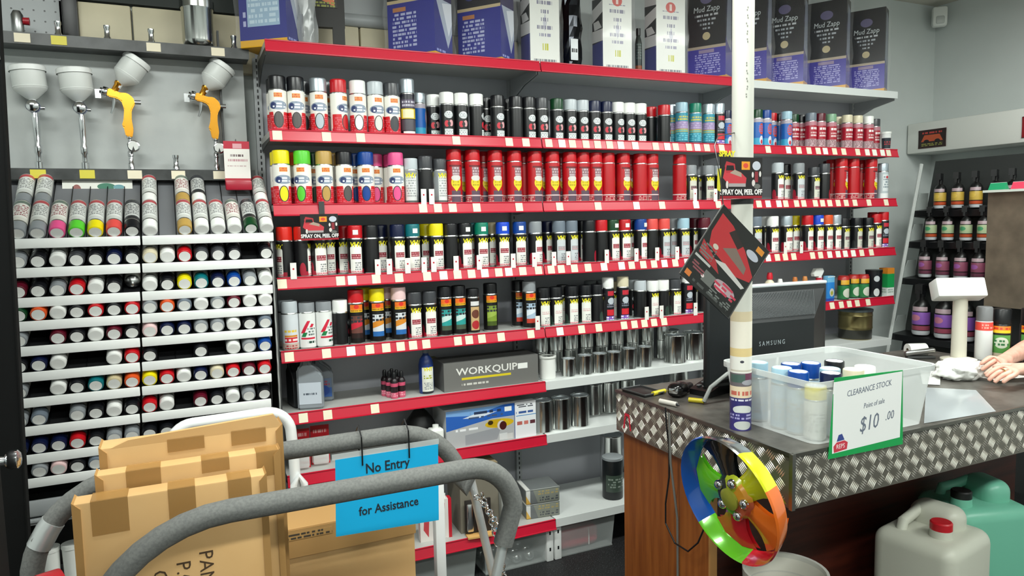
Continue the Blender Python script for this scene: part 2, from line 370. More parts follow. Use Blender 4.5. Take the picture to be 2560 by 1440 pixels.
def P_yelb(c):
    return pmat('print silver and yellow can', '1a1826', [('r', .3, .7, .40, .64, 'e0c42a'), ('r', .36, .62, .42, .62, 'ece4b8'), ('r', .36, .66, .0, .1, 'e8e8e4'), ('r', .3, .7, .66, .86, '4a4058'), ('t', .34, .66, .68, .84, 2, 60, 'c8c4d0'), ('r', .3, .7, .12, .38, '504c54')])
def P_deg(c, a='d8dce0', b='d88a2a', d='2a6ab0'):
    return pmat('print degreaser '+a+b+d, '121110', [('r', .37, .63, .80, .97, 'e8701c'), ('r', .37, .63, .79, .85, 'e8c022'), ('e', .5, .92, .05, .05, 'd83020'), ('t', .38, .62, .80, .85, 1, 70, '8a3010'),
     ('r', .38, .62, .16, .70, a), ('p', [(.38, .36), (.62, .46), (.62, .62), (.38, .5)], b), ('r', .38, .62, .16, .28, d), ('t', .38, .62, .52, .70, 2, 40, '30343a'), ('r', 0, 1, .0, .03, 'b9bcbc')])
def P_degt(c): return P_deg(c, '2c9a96', 'c8e0dc', '4a5a48')
def P_degl(c): return P_deg(c, '7e9a34', '9ab44c', '46581e')
def P_degr(c): return P_deg(c, '6a4038', 'c8283a', '2a1a18')
def P_degw(c): return P_deg(c, 'a8c0d4', 'dce6ee', 'c04030')
def P_gold(c): return pmat('print gold can', '1a1716', [('r', .38, .62, .1, .75, 'c8a878'), ('e', .5, .25, .1, .12, 'b02a30'), ('e', .5, .55, .1, .12, '6a3a2c'), ('r', .38, .62, .78, .9, 'd8d8d8')])
def P_350(c): return pmat('print white can red text', 'd4dade', [('r', .38, .64, .22, .36, 'd02a34'), ('t', .38, .64, .24, .34, 1, 26, 'f4dcdc'), ('r', .38, .64, .37, .42, 'd88a2a'), ('r', .3, .7, .0, .2, 'c8b4a8'), ('t', .38, .64, .03, .16, 2, 50, 'b03038'), ('t', .38, .62, .48, .58, 1, 40, 'e8c84a')])
def P_wrg(c): return pmat('print white can green logo', 'e6e8e6', [('p', [(.36, .44), (.44, .44), (.56, .78), (.50, .78)], 'd02440'), ('p', [(.54, .60), (.60, .60), (.64, .68), (.58, .70)], 'd02440'), ('p', [(.37, .34), (.46, .34), (.50, .46), (.42, .46)], '1c8048'), ('r', .36, .66, .27, .32, 'd02440'), ('t', .5, .66, .14, .24, 1, 40, '20483a'), ('t', .5, .66, .36, .6, 3, 50, '5a6a64')])
def P_sil(c): return pmat('print silver can', 'b8c4c8', [('r', .36, .64, .3, .9, 'd8dee0'), ('t', .38, .62, .4, .85, 5, 50, '7c8c94'), ('r', .3, .7, 0, .22, 'e4e8e8'), ('e', .5, .8, .05, .05, 'c04048')])
# kind: print, radius, body height, cap height, phrase, lettering
KIND = dict(en=(P_enamel, .035, .162, .056, 'white-red enamel can', 0), ep=(P_epoxy, .033, .140, .052, 'black epoxy can', 0),
 vh=(P_vht, .0335, .150, .056, 'black white-label can', 1), vg=(P_vhtg, .0335, .150, .056, 'black grey-label can', 1), vd=(P_vhtd, .033, .135, .050, 'black cream-label can', 1),
 vf=(P_vhtf, .033, .135, .052, 'black flare-label can', 1), gr=(P_grey, .0315, .145, .05, 'grey can', 1), rd=(P_red, .0355, .188, .050, 'red yellow-shield can', 0),
 te=(P_teal, .0325, .160, .050, 'teal striped can', 0), cr=(P_crim, .031, .150, .046, 'crimson can', 0), bl=(P_blue, .031, .150, .046, 'blue can', 0),
 pu=(P_purp, .031, .165, .052, 'black purple-footed can', 0), yb=(P_yelb, .032, .176, .062, 'dark yellow-panelled can', 0), dg=(P_deg, .0345, .175, .056, 'black orange-banded can', 0),
 dt=(P_degt, .0335, .172, .05, 'black teal-panelled can', 0), dl=(P_degl, .0335, .172, .05, 'black lime-panelled can', 0), dr=(P_degr, .0345, .175, .056, 'black red-panelled can', 0),
 dw=(P_degw, .0335, .172, .05, 'black blue-panelled can', 0), go=(P_gold, .031, .165, .04, 'black-gold can', 0), w3=(P_350, .034, .150, .05, 'white red-lettered can', 0),
 wg=(P_wrg, .034, .150, .04, 'white red-green can', 0), si=(P_sil, .031, .165, .05, 'silver can', 0))
_CM = {}
def can_meshes(kind, c):
    fn, r, hb, hc, ph, let = KIND[kind]
    kb = (kind, fn(c).name)
    if kb not in _CM:
        _CM[kb] = MB().lathe([(.0005, .003, 1), (r*.86, .002, 1), (r*.95, 0, 1), (r, .004, 1), (r, .007, 1), (r, hb-.002, 0), (r*.99, hb+.001, 1), (r*.90, hb+.008, 1), (r*.62, hb+.013, 1), (r*.3, hb+.014, 1)], 24, vr=(0, hb)).mesh(fn(c), tin)
    kc = (kind, 'cap', c)
    if kc not in _CM:
        rc = r*.955; z0 = hb+.001
        _CM[kc] = MB().lathe([(rc*.9, z0), (rc, z0), (rc, z0+hc*.9), (rc*.97, z0+hc*.97), (rc*.90, z0+hc), (rc*.84, z0+hc-.0015), (.0005, z0+hc-.002)], 24).mesh(capm(c))
    return _CM[kb], _CM[kc]
stick = MB().box((0, 0, 0), (.022, .001, .020)).mesh(whitep)
def make_can(kind, c, loc, rz, label, group, sticker=False):
    fn, r, hb, hc, ph, let = KIND[kind]; mb_, mc = can_meshes(kind, c)
    t = thing('spray_can', label, 'spray can', loc, math.radians(rz), group)
    ob('body', mb_, t); ob('cap', mc, t)
    if let: ob('lettering', text_mesh('VHT', .026, YEL, .0003, r, .15, 1.0, bold=.0012), t, (0, 0, hb*.84))
    if sticker: ob('cap_sticker', stick, t, (.0, -r*.957, hb+hc*.5))
    return t
def run(shelf_key, text, y0=None, zoff=0, ph=None):
    """one shelf of cans: 'px kind cap [row] [rot]' separated by ';' — px is the can's middle in the photograph, depth comes from the shelf it stands on"""
    z = SH[shelf_key]+.0005; items = []
    for w in text.replace('\n', ' ').split(';'):
        w = w.split()
        if not w: continue
        st = w[2].endswith('*'); c = w[2][0]; row = float(w[3]) if len(w) > 3 else 0; rot = float(w[4]) if len(w) > 4 else random.uniform(-9, 9)
        r, h = KIND[w[1]][1], KIND[w[1]][2]+KIND[w[1]][3]
        y = (y0 or YF+.012)+.036+row*.075
        items.append([xat(int(w[0]), y, z+h/2), y, r, w[1], c, row, rot, st])
    for it in range(60):                                    # neighbours in a row just touch, they never overlap
        items.sort(key=lambda q: (q[5], q[0]))
        for a, b in zip(items, items[1:]):
            if a[5] == b[5]:
                o_ = a[2]+b[2]+.0008-(b[0]-a[0])
                if o_ > 0: a[0] -= o_/2; b[0] += o_/2
        for q in items: q[0] = min(max(q[0], BX[0]+.012+q[2]), BX[3]-.01-q[2])
    base = [('%s-capped %s' % (CAPS[q[4]][1], KIND[q[3]][4])) for q in items]
    for i, (x, y, r, k, c, row, rot, st) in enumerate(items):
        lab = base[i]; P_ = ph or PHR[shelf_key]
        if base.count(lab) > 1:
            L_ = CAPS[items[i-1][4]][1] if i and items[i-1][5] == row else None
            R_ = CAPS[items[i+1][4]][1] if i+1 < len(items) and items[i+1][5] == row else None
            if row > .5: lab += ' in the back row'
            elif L_ and R_ and L_ != R_: lab += ' between %s and %s caps' % (L_, R_)
            elif L_ or R_: lab += ' next to %s caps' % (L_ or R_)
        lab += ', '+P_
        make_can(k, c, (x, y, z), rot, lab, lab, st)
run('S1', '''646 en k;677 en k 1;708 en k;735 en l 2;759 en d 1;797 en s;816 en g 1;847 en r 0 40;895 en w;939 en l;980 en d;1019 yb s;1047 bl s 1 80;
1084 ep w 1;1117 ep w;1153 ep w;1191 ep w 0 60;1216 ep k 1;1244 ep k;1271 ep k 1 120;1290 ep k 0 130;1322 ep k;1354 ep d;1392 ep H;1428 ep l;1458 ep l;1487 ep n;1517 ep n;1544 ep w;1568 ep w;1599 ep w;
1627 ep r 1 100;1660 ep r 0 70;1679 te s 1;1704 te i;1738 te T;1771 te s;1797 pu s;1816 bl n 1;1893 bl H;1914 bl b;1932 bl r 1;1946 bl k 1 120;1966 bl i;1984 cr H 1;2003 cr k 1;2027 cr q;2050 cr m;2077 cr S;2094 cr c 1;2117 cr c;2143 cr c;2170 cr w;2193 cr d 1''')
run('S2', '''657 en y 1;699 en y;727 en o 1;757 en G 0 -25;782 en H 1;811 en a;835 en a 1 60;861 en k 0 12;887 en b 1;915 en b 0 -14;947 en p 1;969 en p 1 50;996 en p;1030 gr l 0 -20;1052 vh k 1 90;1066 vh d 0 110;1092 gr d 0 14;
1132 rd r;1155 rd r 1;1182 rd r;1209 rd r 1;1238 rd r;1257 rd r 1 90;1286 rd r;1310 rd r 1 80;1337 rd r;1355 rd r 1;1381 rd r;1404 rd r 1;1427 rd r;1458 rd r;1485 rd r;1502 rd r 1;1519 rd r 0 90;1533 rd r 1 90;1558 rd r;1576 rd r 1;1600 rd r 0 100;1629 rd r;
1701 rd r 0 80;1724 vd g;1747 vd g 1;1770 vd g;1799 vd l;1747 vd m 2;1799 vd m 2;1944 vh l;1962 vh k 1;1996 vg g;2034 vd d;2060 vh d 0 110;2072 rd m 2;2080 rd r 1;2103 rd r 0 30;2132 rd r 0 80;2152 rd r 1;2177 rd r 0 20;2207 si s''')
run('S3', '''702 vh R 0 -70;736 vh R 0 75;756 vh d 1;790 vh d;821 vh d 1;859 vh r 1;889 vh r*;927 vh k 0 120;952 vh n 1;994 vh n;1032 vh t*;1065 vh y 1;1095 vh y;1130 vh k 0 110;1155 vh k*;1180 vh t 1;1204 vh T*;1230 vh e 1;1257 vh B*;1299 vh b*;
1338 vh g 0 22;1369 vh n 1;1397 vg q;1428 vg q 0 12;1456 vh k 1;1476 vh k 0 120;1506 vh r 0 130;1530 vh H*;1556 vh r*;1578 vh n 1;1601 vh b* 0 20;1629 vh v 0 120;1659 vg v;1681 vg l 1;1708 vg i;1737 vh m 1;1760 vh m 0 120;
1889 vg q;1912 vh w 1;1931 vh w;1966 vh s;1985 vh y 1;2018 vh r;2044 vh B*;2068 vh o;2088 vh s;2108 vd k;2122 vd k 1;2141 vd k;2170 vd k;2190 vh r;2208 pu r 1;2219 pu r''')
run('S4', '''704 w3 l 1;733 w3 l;774 wg g 0 -8;806 wg g 0 14;847 ep w 0 100;885 dr r;910 dg y 1;943 dg y;968 dg P 1;997 dg P;1036 vh d;1074 vh d;1115 dt k;1144 dt k;1182 go k;1226 dl k 0.3;
1296 dw k 1;1323 dw g;1359 vf k;1389 vf k;1407 vf k 1;1429 vf k;1467 vf k 0 -14;1490 vf k 0 100;1517 pu w;1478 ep g 2;1501 ep g 2;1537 vf e 1;1557 pu c;1581 ep l 1;1600 ep l 0 130;1631 vf w;1657 vf w 0 90;1687 vf d;1717 pu w;1742 vf w 1;1715 vd m 2;1760 vf w 0 60''')
# ------------------------------------------------------------------ touch-up rack: two columns of sloping trays
TZ = [1.60, 1.50, 1.398, 1.317, 1.23, 1.14, 1.05, .95, .85, .765]
RC = {0: ["g:45 g:93 p:138 G:187 y:232 v:277 k:320", "g:50 k:97 w:143 d:190 k:240 n:282 k:327", "m:50 k:98 g:145 r:191 w:237 k:281 s:327", "H:53 o:100 w:146 k:195 r:238 k:285 r:328",
          "g:55 m:152 k:198 w:242 m:286 k:330", "k:62 n:108 w:155 w:290 r:336", "g:67 w:157 k:203 t:249 e:293 o:335", "g:72 q:115 g:207 k:250 w:294 k:340", "n:75 n:118 r:166 k:210 g:256 g:298 n:340", "g:78 P:167 k:211 q:257 k:300 w:343"],
      1: ["w:366 a:455 w:497 w:540 w:575 H:612 w:652", "c:370 w:412 r:457 d:498 d:541 k:582 k:660", "w:372 k:416 y:460 t:502 n:544 b:583 g:625 w:662", "g:375 o:418 q:461 w:502 g:544 m:588 w:626 w:665",
          "P:377 n:420 n:463 g:505 g:547 w:586 k:628 q:667", "k:376 k:505 w:591 g:630 b:667", "y:382 r:424 w:465 n:508 c:547 r:588 m:628 r:668", "r:384 w:427 m:509 k:551 w:590 g:632 k:668", "k:387 k:430 k:471 k:512 k:553 k:594 k:634 k:672", "k:392 w:432 k:473 g:514"]}
SLR = [math.radians(36)]+[math.radians(21)]*9; CR, CL = .0262, .168        # tray slope, can radius and length
YR = 2.93
rack = thing('touch_up_rack', 'tall sloping-tray rack with white tray lips holding touch-up cans', 'rack', (-.14, YR, 0))
lipm = mat('white tray lip', 'eef0ee', .4); traym = mat('black tray', '17181a', .5)
def rx(i): return -.127-(1.6-TZ[i])*.063            # where the two columns meet, row by row (the rack leans a little)
CW = .46
def tray_me(depth, SL, traym):
    m = MB(); D = depth*math.cos(SL); Z = depth*math.sin(SL)
    V = [(0, 0, 0), (CW-.006, 0, 0), (CW-.006, D, Z), (0, D, Z)]; V += [(x, y, z-.004) for x, y, z in V]
    return m.add(V, [(0, 1, 2, 3), (7, 6, 5, 4), (0, 4, 5, 1), (3, 2, 6, 7), (0, 3, 7, 4), (1, 5, 6, 2)]).mesh(traym)
tr_s, tr_l = tray_me(.26, SLR[1], traym), tray_me(.37, SLR[0], mat('grey top tray', '74767a', .5))
lip = MB().rbox((CW/2-.003, -.006, -.012), (CW-.006, .008, .034), .003).mesh(lipm)
wire = MB().tube([(0, .004, .006), (0, .36*math.cos(SLR[0]), .36*math.sin(SLR[0])+.006)], .0016, 6).mesh(blackp)
wire_s = MB().tube([(0, .004, .006), (0, .25*math.cos(SLR[1]), .25*math.sin(SLR[1])+.006)], .0016, 6).mesh(blackp)
card = [MB().lathe([(.0005, 0), (CR*.76, 0)], 20).mesh(pmat('number sticker '+str(i), 'f0f1ee', [('t', .0, 1, .0, .6, 2, 9+i, 'a8aaaa')], rough=.5)) for i in range(3)]
# small can, axis along z, cap at the bottom end (z=0); thing origin at cap face
tbody = [pmat('touch-up can print %d' % i, b_, [('r', .3, .7, .12, .8, a_), ('t', .33, .67, .2, .75, 6, 50, t_), ('r', .3, .7, .82, .95, c_)]) for i, (b_, a_, t_, c_) in enumerate(
    (('c8cac6', 'dcdedb', '8a8c8c', 'b84a50'), ('2a2b2d', 'c2c4c2', '6a6c6e', '3a3c40'), ('d6d4cc', 'e6e4de', '9a5a60', '6a7a70')))]
tb_me = [MB().lathe([(CR*.9, .040, 1), (CR*.99, .047, 1), (CR, .050, 0), (CR, CL-.004, 0), (CR*.95, CL, 1), (.0005, CL, 1)], 18, vr=(.05, CL)).mesh(m, tin) for m in tbody]
_tc = {}
def tcap(c):
    if c not in _tc:
        _tc[c] = MB().lathe([(.0005, 0), (CR*.84, 0), (CR*.94, .002), (CR*.97, .006), (CR*.97, .042), (CR*.85, .042)], 18).mesh(capm(c))
    return _tc[c]
nozzle = MB().lathe([(CR*.97, .044), (CR*.8, .036), (CR*.4, .030), (.006, .028), (.006, .012), (.0005, .011)][::-1], 18).mesh(tin)
ORD = ['top', 'second', 'third', 'fourth', 'fifth', 'sixth', 'seventh', 'eighth', 'ninth', 'tenth']
COLN = ['by the black door', 'by the red shelves']
def touch_can(x, y, z, c, lab, b=0, cap=True, SL=0):
    """lies on the tray slope, cap to the front; x,y,z = where its cap face rests on the tray"""
    t = thing('touch_up_can', lab, 'spray can', (x, y-math.sin(SL)*(CR+.0008), z+math.cos(SL)*(CR+.0008)), 0, lab, rot=(SL-PI/2, 0, 0))
    ob('body', tb_me[b], t)
    if cap:
        ob('cap', tcap(c), t); ob('cap_sticker', card[random.randrange(3)], t, (0, 0, -.0006), (PI, 0, 0))
    else: ob('spray_nozzle', nozzle, t)
for col in (0, 1):
    for i, z in enumerate(TZ):
        x0 = rx(i)+(.003 if col else -CW+.003)
        p = ob('tray', tr_l if i == 0 else tr_s, rack, (x0+.14, 0, z-.006)); ob('front_lip', lip, p)
        for k in range(1, 8): ob('divider', wire if i == 0 else wire_s, p, (k*CW/8-.002, 0, 0))
        xs = []
        for w in RC[col][i].split():
            c, px = w.split(':'); xs.append([xat(int(px), YR-.01, z+.01), c])
        # nearest free slot of the tray (eight slots a tray)
        used = set()
        for x, c in xs:
            s = min((k for k in range(8) if k not in used), key=lambda k: abs(x0-.001+(k+.5)*CW/8-x)); used.add(s)
            xx = x0-.001+(s+.5)*CW/8
            lab = '%s-capped touch-up can lying in the %s tray, column %s' % (CAPS[c][1], ORD[i], COLN[col])
            nocap = (col == 0 and i == 2 and c == 's')
            if nocap: lab = 'capless silver touch-up can lying in the third tray, column by the black door'
            touch_can(xx, YR+.002, z-.006, c, lab, 1 if c in 'knmdH' else random.choice((0, 2)), not nocap, SLR[i])
            if i == 0 and ((col == 0 and s in (1, 2)) or (col == 1 and s in (0, 2, 3, 7))):     # second can behind on the top tray
                d = CL+.004
                touch_can(xx, YR+.002+d*math.cos(SLR[0]), z-.006+d*math.sin(SLR[0]), c, '%s-capped touch-up can at the back of the top tray, column %s' % (CAPS[c][1], COLN[col]), random.choice((0, 1, 2)), SL=SLR[0])
# rack sides, back and base
for x in (-.60, .328): ob('side_panel', MB().prism([(0, .0), (.006, .0), (.006, 1), (0, 1)], 0, .3).mesh(darkgrey), rack, (x+.14, .03, 0)).scale = (1, 1, 1.56)
ob('back_panel', MB().box((0, .335, .74), (.93, .012, 1.48)).mesh(darkgrey), rack)
ob('centre_post', MB().box((.015, .325, 1.66), (.03, .02, .36)).mesh(blackp), rack)
bc = thing('backing_card', 'white card with green blots behind the cans of the top tray', 'card', (xat(245, 3.17, 1.76), 3.185, 1.768), 0, rot=(-.3, 0, 0))
ob('card', MB().box((0, 0, .0), (.235, .003, .10)).mesh(pmat('blot card print', 'dcdcd4', [('e', .62, .72, .13, .14, '1a6a50'), ('e', .80, .70, .08, .10, '5a9098'), ('e', .2, .6, .06, .2, '8a4a44'), ('t', .1, .9, .1, .3, 2, 14, 'b8b8b0')], .5)), bc); ob('clip', MB().box((0, .004, .03), (.02, .004, .03)).mesh(steel), bc)
ob('base_board', MB().rbox((-.01, .0, .655), (.90, .02, .055), .006).rbox((-.01, -.004, .612), (.90, .02, .014), .004).mesh(greymetal), rack)
ob('base_shelf', MB().box((-.01, .16, .60), (.90, .32, .012)).box((-.01, .16, .3), (.90, .32, .012)).mesh(greymetal), rack)
ob('cord', MB().tube([(.462, .0+.004*math.sin(k*1.7), 1.58-k*.02+.0) for k in range(36)], .0035, 6).mesh(mat('grey twisted cord', '9a9c9a', .7)), rack)
for x in (-.46, .45): ob('leg', MB().box((x, .16, .15), (.03, .3, .3)).mesh(darkgrey), rack)
for i, (px, c) in enumerate(((90, 'w'), (100, 'w'))):
    pass
for i, x in enumerate((-.50, -.43, -.36)):
    t = thing('white_tub', 'white plastic tub on the shelf under the touch-up trays', 'tub', (x, YR+.09, .3075), 0, 'white tubs under the trays')
    ob('body', MB().lathe([(.0005, 0), (.028, 0), (.032, .15)], 18).mesh(whitep), t); ob('lid', MB().lathe([(.034, .15), (.034, .165), (.0005, .166)], 18).mesh(whitep), t)
# ------------------------------------------------------------------ spray gun display board
gb = thing('spray_gun_board', 'pale grey steel display board with two dark rails for spray guns', 'display board', (-.15, 3.3, 1.8))
ob('back_sheet', MB().box((0, .008, .175), (.87, .012, .76)).mesh(mat('pale grey board', 'b9bdbb', .42, noise=(6, 'a9adad', .35, .7))), gb)
ob('lower_back', MB().box((0, .012, -.2), (.93, .01, .40)).mesh(mat('grey board', '8f9290', .5)), gb)
for n, z in (('lower', .035), ('upper', .525)):
    r = ob('rail', MB().rbox((0, -.06, z), (.90, .12, .035), .003).box((0, -.119, z), (.90, .004, .042)).mesh(mat('charcoal rail', '4a4c4c', .4, noise=(9, '2c2e2e', .4, .65))), gb)
    ts = ((95, 'y'), (218, 'y'), (337, 'c'), (446, 'c'), (550, 'c')) if n == 'lower' else ((55, 'w'), (147, 'y'), (384, 'c'), (545, 'w'))
    for px, c in ts:
        x = xat(px, 3.175, 1.8+z)+.15
        ob('price_ticket', MB().box((0, 0, 0), (.05, .002, .032)).mesh(mat('yellow ticket', 'd8cc48', .5) if c == 'y' else cream), r, (x, -.1225, z))
    for px in ((440,) if n == 'lower' else (145, 268, 378, 585)):
        x = xat(px, 3.24, 1.8+z+.05)+.15
        ob('peg', MB().lathe([(.013, 0), (.013, .02), (.010, .024), (.010, .05), (.012, .055), (.012, .065), (.0005, .066)], 14).mesh(chrome), r, (x, -.06, z+.0175))
for x in (-.14, .34): ob('bracket', MB().box((x, -.02, .30), (.008, .03, .66)).mesh(darkgrey), gb) if x > 0 else None
# guns -----------------------------------------------------------------
gold = mat('gold anodised', 'e8a43a', .25, .95); cupm = mat('milky plastic cup', 'e2e5e2', .35, alpha=.93); bluer = mat('blue ring', '2a3f9a', .35, .3)
def cup(parent, M):
    c = ob('cup', MB().lathe([(.010, -.018), (.010, 0), (.018, .006), (.046, .040), (.049, .048), (.049, .125), (.046, .128)], 26, M).mesh(cupm), parent)
    ob('cup_lid', MB().lathe([(.053, .118), (.053, .138), (.050, .142), (.020, .146), (.0005, .147)], 26, M).mesh(mat('white lid', 'eceeec', .35)), c)
    ob('cup_ring', MB().lathe([(.0500, .05), (.0505, .052), (.0500, .054)], 26, M).mesh(cupm), c)
def gun_side(x, z, gauge):
    t = thing('spray_gun', 'gold spray gun with tilted white cup '+('and round chrome gauge' if gauge else 'nearest the red shelves'), 'spray gun', (x, 3.24, z))
    ob('peg', MB().lathe([(.012, 0), (.012, .03), (.009, .034), (.009, .06), (.0005, .06)], 14).mesh(chrome), t)
    ob('air_fitting', MB().lathe([(.007, .055), (.011, .058), (.011, .075), (.007, .08), (.007, .125), (.011, .128), (.011, .14), (.0005, .141)], 12).mesh(chrome), t)
    g = ob('gauge', MB().lathe([(.0005, -.012), (.021, -.012), (.023, -.008), (.023, .010), (.020, .012), (.0005, .0115)], 22, Matrix.Translation((.012, -.02, .095)) @ Matrix.Rotation(PI/2, 4, 'X')).mesh(chrome), t)
    ob('gauge_dial', MB().lathe([(.0005, .0125), (.018, .0125)], 20, Matrix.Translation((.012, -.02, .095)) @ Matrix.Rotation(PI/2, 4, 'X')).mesh(pmat('gauge dial', 'd8dad6' if gauge else '7c8078', [('r', .45, .55, 0, 1, '303030')])), g)
    hp = [(-.012, .135), (.010, .130), (.016, .16), (.012, .20), (.014, .235), (.028, .262), (.022, .285), (.002, .302), (-.022, .302), (-.060, .318), (-.072, .300), (-.064, .285), (-.036, .280), (-.020, .270), (-.012, .24), (-.016, .20), (-.024, .175), (-.018, .17)]
    b = MB(); b.prism(hp[::-1] if False else hp, -.014, .014)
    bm = bmesh.new(); me = b.mesh(gold); bm.from_mesh(me); bmesh.ops.bevel(bm, geom=list(bm.edges), offset=.0035, segments=2, affect='EDGES'); bm.to_mesh(me); bm.free(); me.update()
    ob('body', me, t)
    ob('nozzle', MB().lathe([(.018, 0), (.020, .004), (.020, .016), (.013, .020), (.013, .026), (.0005, .027)], 18, Matrix.Translation((-.066, 0, .302)) @ Matrix.Rotation(-PI*.42, 4, 'Y')).box((-.098, 0, .295), (.02, .012, .034)).mesh(chrome), t)
    ob('trigger', MB().tube([(-.040, -.0, .298), (-.046, 0, .27), (-.050, 0, .245), (-.058, 0, .222)], [.006, .006, .0055, .004], 8).mesh(chrome), t)
    ob('knob', MB().lathe([(.009, 0), (.009, .022), (.0005, .023)], 14, Matrix.Translation((.026, 0, .268)) @ Matrix.Rotation(PI/2, 4, 'Y')).mesh(chrome), t)
    ob('cup_neck', MB().lathe([(.012, 0), (.012, .03), (.015, .034), (.015, .044)], 16, Matrix.Translation((-.044, 0, .305)) @ Matrix.Rotation(.5, 4, 'Y')).mesh(gold), t)
    cup(t, Matrix.Translation((-.020, 0, .335)) @ Matrix.Rotation(.60, 4, 'Y') @ Matrix.Diagonal((1, 1, .86, 1)))
def gun_front(x, z, k):
    t = thing('spray_gun', ['chrome spray gun with upright white cup beside the black door', 'chrome spray gun with upright white cup next to a gold gun'][k], 'spray gun', (x, 3.24, z))
    ob('handle', MB().lathe([(.014, 0), (.014, .03), (.009, .034), (.009, .06), (.013, .066), (.013, .09), (.010, .1), (.012, .14), (.012, .2), (.010, .235), (.0005, .236)], 14, sy=1.2).mesh(chrome), t)
    ob('trigger', MB().tube([(0, -.03, .225), (0, -.04, .195), (.0, -.032, .15)], [.009, .008, .005], 8).mesh(chrome), t)
    ob('air_cap', MB().lathe([(.0005, .036), (.010, .036), (.020, .030), (.022, .018), (.022, 0), (.016, -.03), (.016, -.05)][::-1], 18, Matrix.Translation((0, -.03, .232)) @ Matrix.Rotation(PI/2, 4, 'X')).mesh(chrome), t)
    ob('cap_ring', MB().lathe([(.0235, .004), (.0235, .016)], 18, Matrix.Translation((0, -.03, .232)) @ Matrix.Rotation(PI/2, 4, 'X')).mesh(bluer), t)
    ob('knob', MB().lathe([(.007, 0), (.007, .02), (.0005, .021)], 12, Matrix.Translation((.012, 0, .232)) @ Matrix.Rotation(PI/2, 4, 'Y')).mesh(chrome), t)
    cup(t, Matrix.Translation((-.006, .0, .262)) @ Matrix.Rotation(-.08, 4, 'Y') @ Matrix.Diagonal((1.14, 1.14, .86, 1)))
zr = 1.8+.0525
gun_front(xat(100, 3.24, zr), zr, 0); gun_front(xat(215, 3.24, zr), zr, 1)
gun_side(xat(330, 3.24, zr), zr, True); gun_side(xat(543, 3.24, zr), zr, False)
# steel pot on the upper rail
p = aty(497, 100, 3.22)
t = thing('steel_cup', 'polished steel paint cup standing on the upper rail of the gun board', 'cup', (p.x, 3.235, 1.8+.5431))
ob('cup_body', MB().lathe([(.0005, 0), (.045, 0), (.057, .012), (.060, .03), (.060, .15), (.063, .155), (.063, .165)], 28).mesh(mat('polished steel', 'b9bbb8', .2, 1)), t)
ob('cup_lid', MB().lathe([(.065, .155), (.065, .185), (.05, .195), (.02, .2), (.0005, .2)], 28).mesh(mat('polished steel', 'b9bbb8', .2, 1)), t)
t = thing('air_regulator', 'grey air regulator with red knob at the end of the upper gun rail', 'regulator', (xat(42, 3.235, 2.42), 3.235, 1.8+.5431))
ob('body', MB().lathe([(.0005, 0), (.016, 0), (.02, .01), (.02, .075), (.012, .09), (.0005, .091)], 18).mesh(steel), t); ob('knob', MB().lathe([(.0005, 0), (.013, 0), (.014, .02), (.0005, .022)], 14, Matrix.Translation((.018, 0, .055)) @ Matrix.Rotation(PI/2, 4, 'Y')).mesh(mat('red knob', 'a01c28', .35)), t)
# red and white leaflet hanging in front of the rail
p = aty(594, 412, 3.12)
t = thing('hang_leaflet', 'red and white leaflet pack hanging at the end of the gun rail', 'leaflet', (p.x, 3.135, p.z))
ob('card', MB().box((0, 0, 0), (.098, .006, .19), mi={'f': 0, '*': 1}).mesh(pmat('leaflet print', 'e9e5e0', [('r', 0, 1, .84, 1, 'b8243a'), ('r', 0, 1, 0, .22, 'b01c34'), ('r', .35, .7, .85, .95, 'd8a0a8'), ('t', .25, .75, .66, .74, 1, 26, '6a5658'), ('t', .15, .9, .56, .64, 1, 40, 'c09098'), ('t', .12, .85, .46, .50, 1, 24, 'c8b0b0')]), mat('leaflet red', 'b01c34', .5)), t)
ob('pouch', MB().rbox((0, -.012, -.082), (.10, .03, .04), .006).mesh(mat('red pouch', 'a81a32', .3)), t)
ob('hook', MB().tube([(0, .0, .093), (0, .02, .105), (0, .06, .1)], .002, 6).mesh(chrome), t)
# ------------------------------------------------------------------ black door frame at the rack's other side
blk = mat('matte black door', '050606', .85, spec=.2)
t = thing('black_post', 'tall matte black cabinet side standing beside the touch-up rack', 'cabinet', (-.70, 2.2, 0))
ob('panel', MB().add([(-.3, 0, 0), (.269, 0, 0), (.328, 0, 2.4), (-.3, 0, 2.4), (-.3, .05, 0), (.269, .05, 0), (.328, .05, 2.4), (-.3, .05, 2.4)], [(0, 1, 2, 3), (5, 4, 7, 6), (4, 0, 3, 7), (1, 5, 6, 2), (3, 2, 6, 7), (4, 5, 1, 0)]).mesh(blk), t)
ob('edge_trim', MB().tube([(.270, .0, .02), (.328, .0, 2.39)], .003, 6).mesh(blk), t)
t = thing('black_door', 'open black door with round chrome knob', 'door', (-.343, 1.66, 0))
ob('leaf', MB().rbox((-.02, -.35, 1.0), (.04, .70, 2.0), .004).mesh(blk), t)
pk = aty(14, 1155, 1.60)
kk = ob('knob', MB().lathe([(.0005, 0), (.030, 0), (.030, .004), (.012, .008), (.010, .022), (.019, .026), (.023, .034), (.022, .048), (.015, .054), (.0005, .055)], 24, Matrix.Translation((0, -.05, pk.z)) @ Matrix.Rotation(PI/2, 4, 'Y') @ Matrix.Scale(.8, 4)).mesh(chrome), t)
p = aty(4, 95, 1.9)
t = thing('red_notice', 'red and white notice fixed to the tall black cabinet side', 'notice', (-.45, 2.194, 2.24))
ob('sheet', MB().box((0, 0, 0), (.14, .004, .38), mi={'f': 0, '*': 0}).mesh(pmat('red notice print', 'b8202c', [('r', 0, 1, 0, .25, 'd8d4cc'), ('p', [(.5, .5), (.8, .25), (.8, 1), (.5, 1)], 'e4d8d0')])), t)
ob('tape', MB().box((0, -.003, .17), (.04, .001, .03)).mesh(whitep), t)
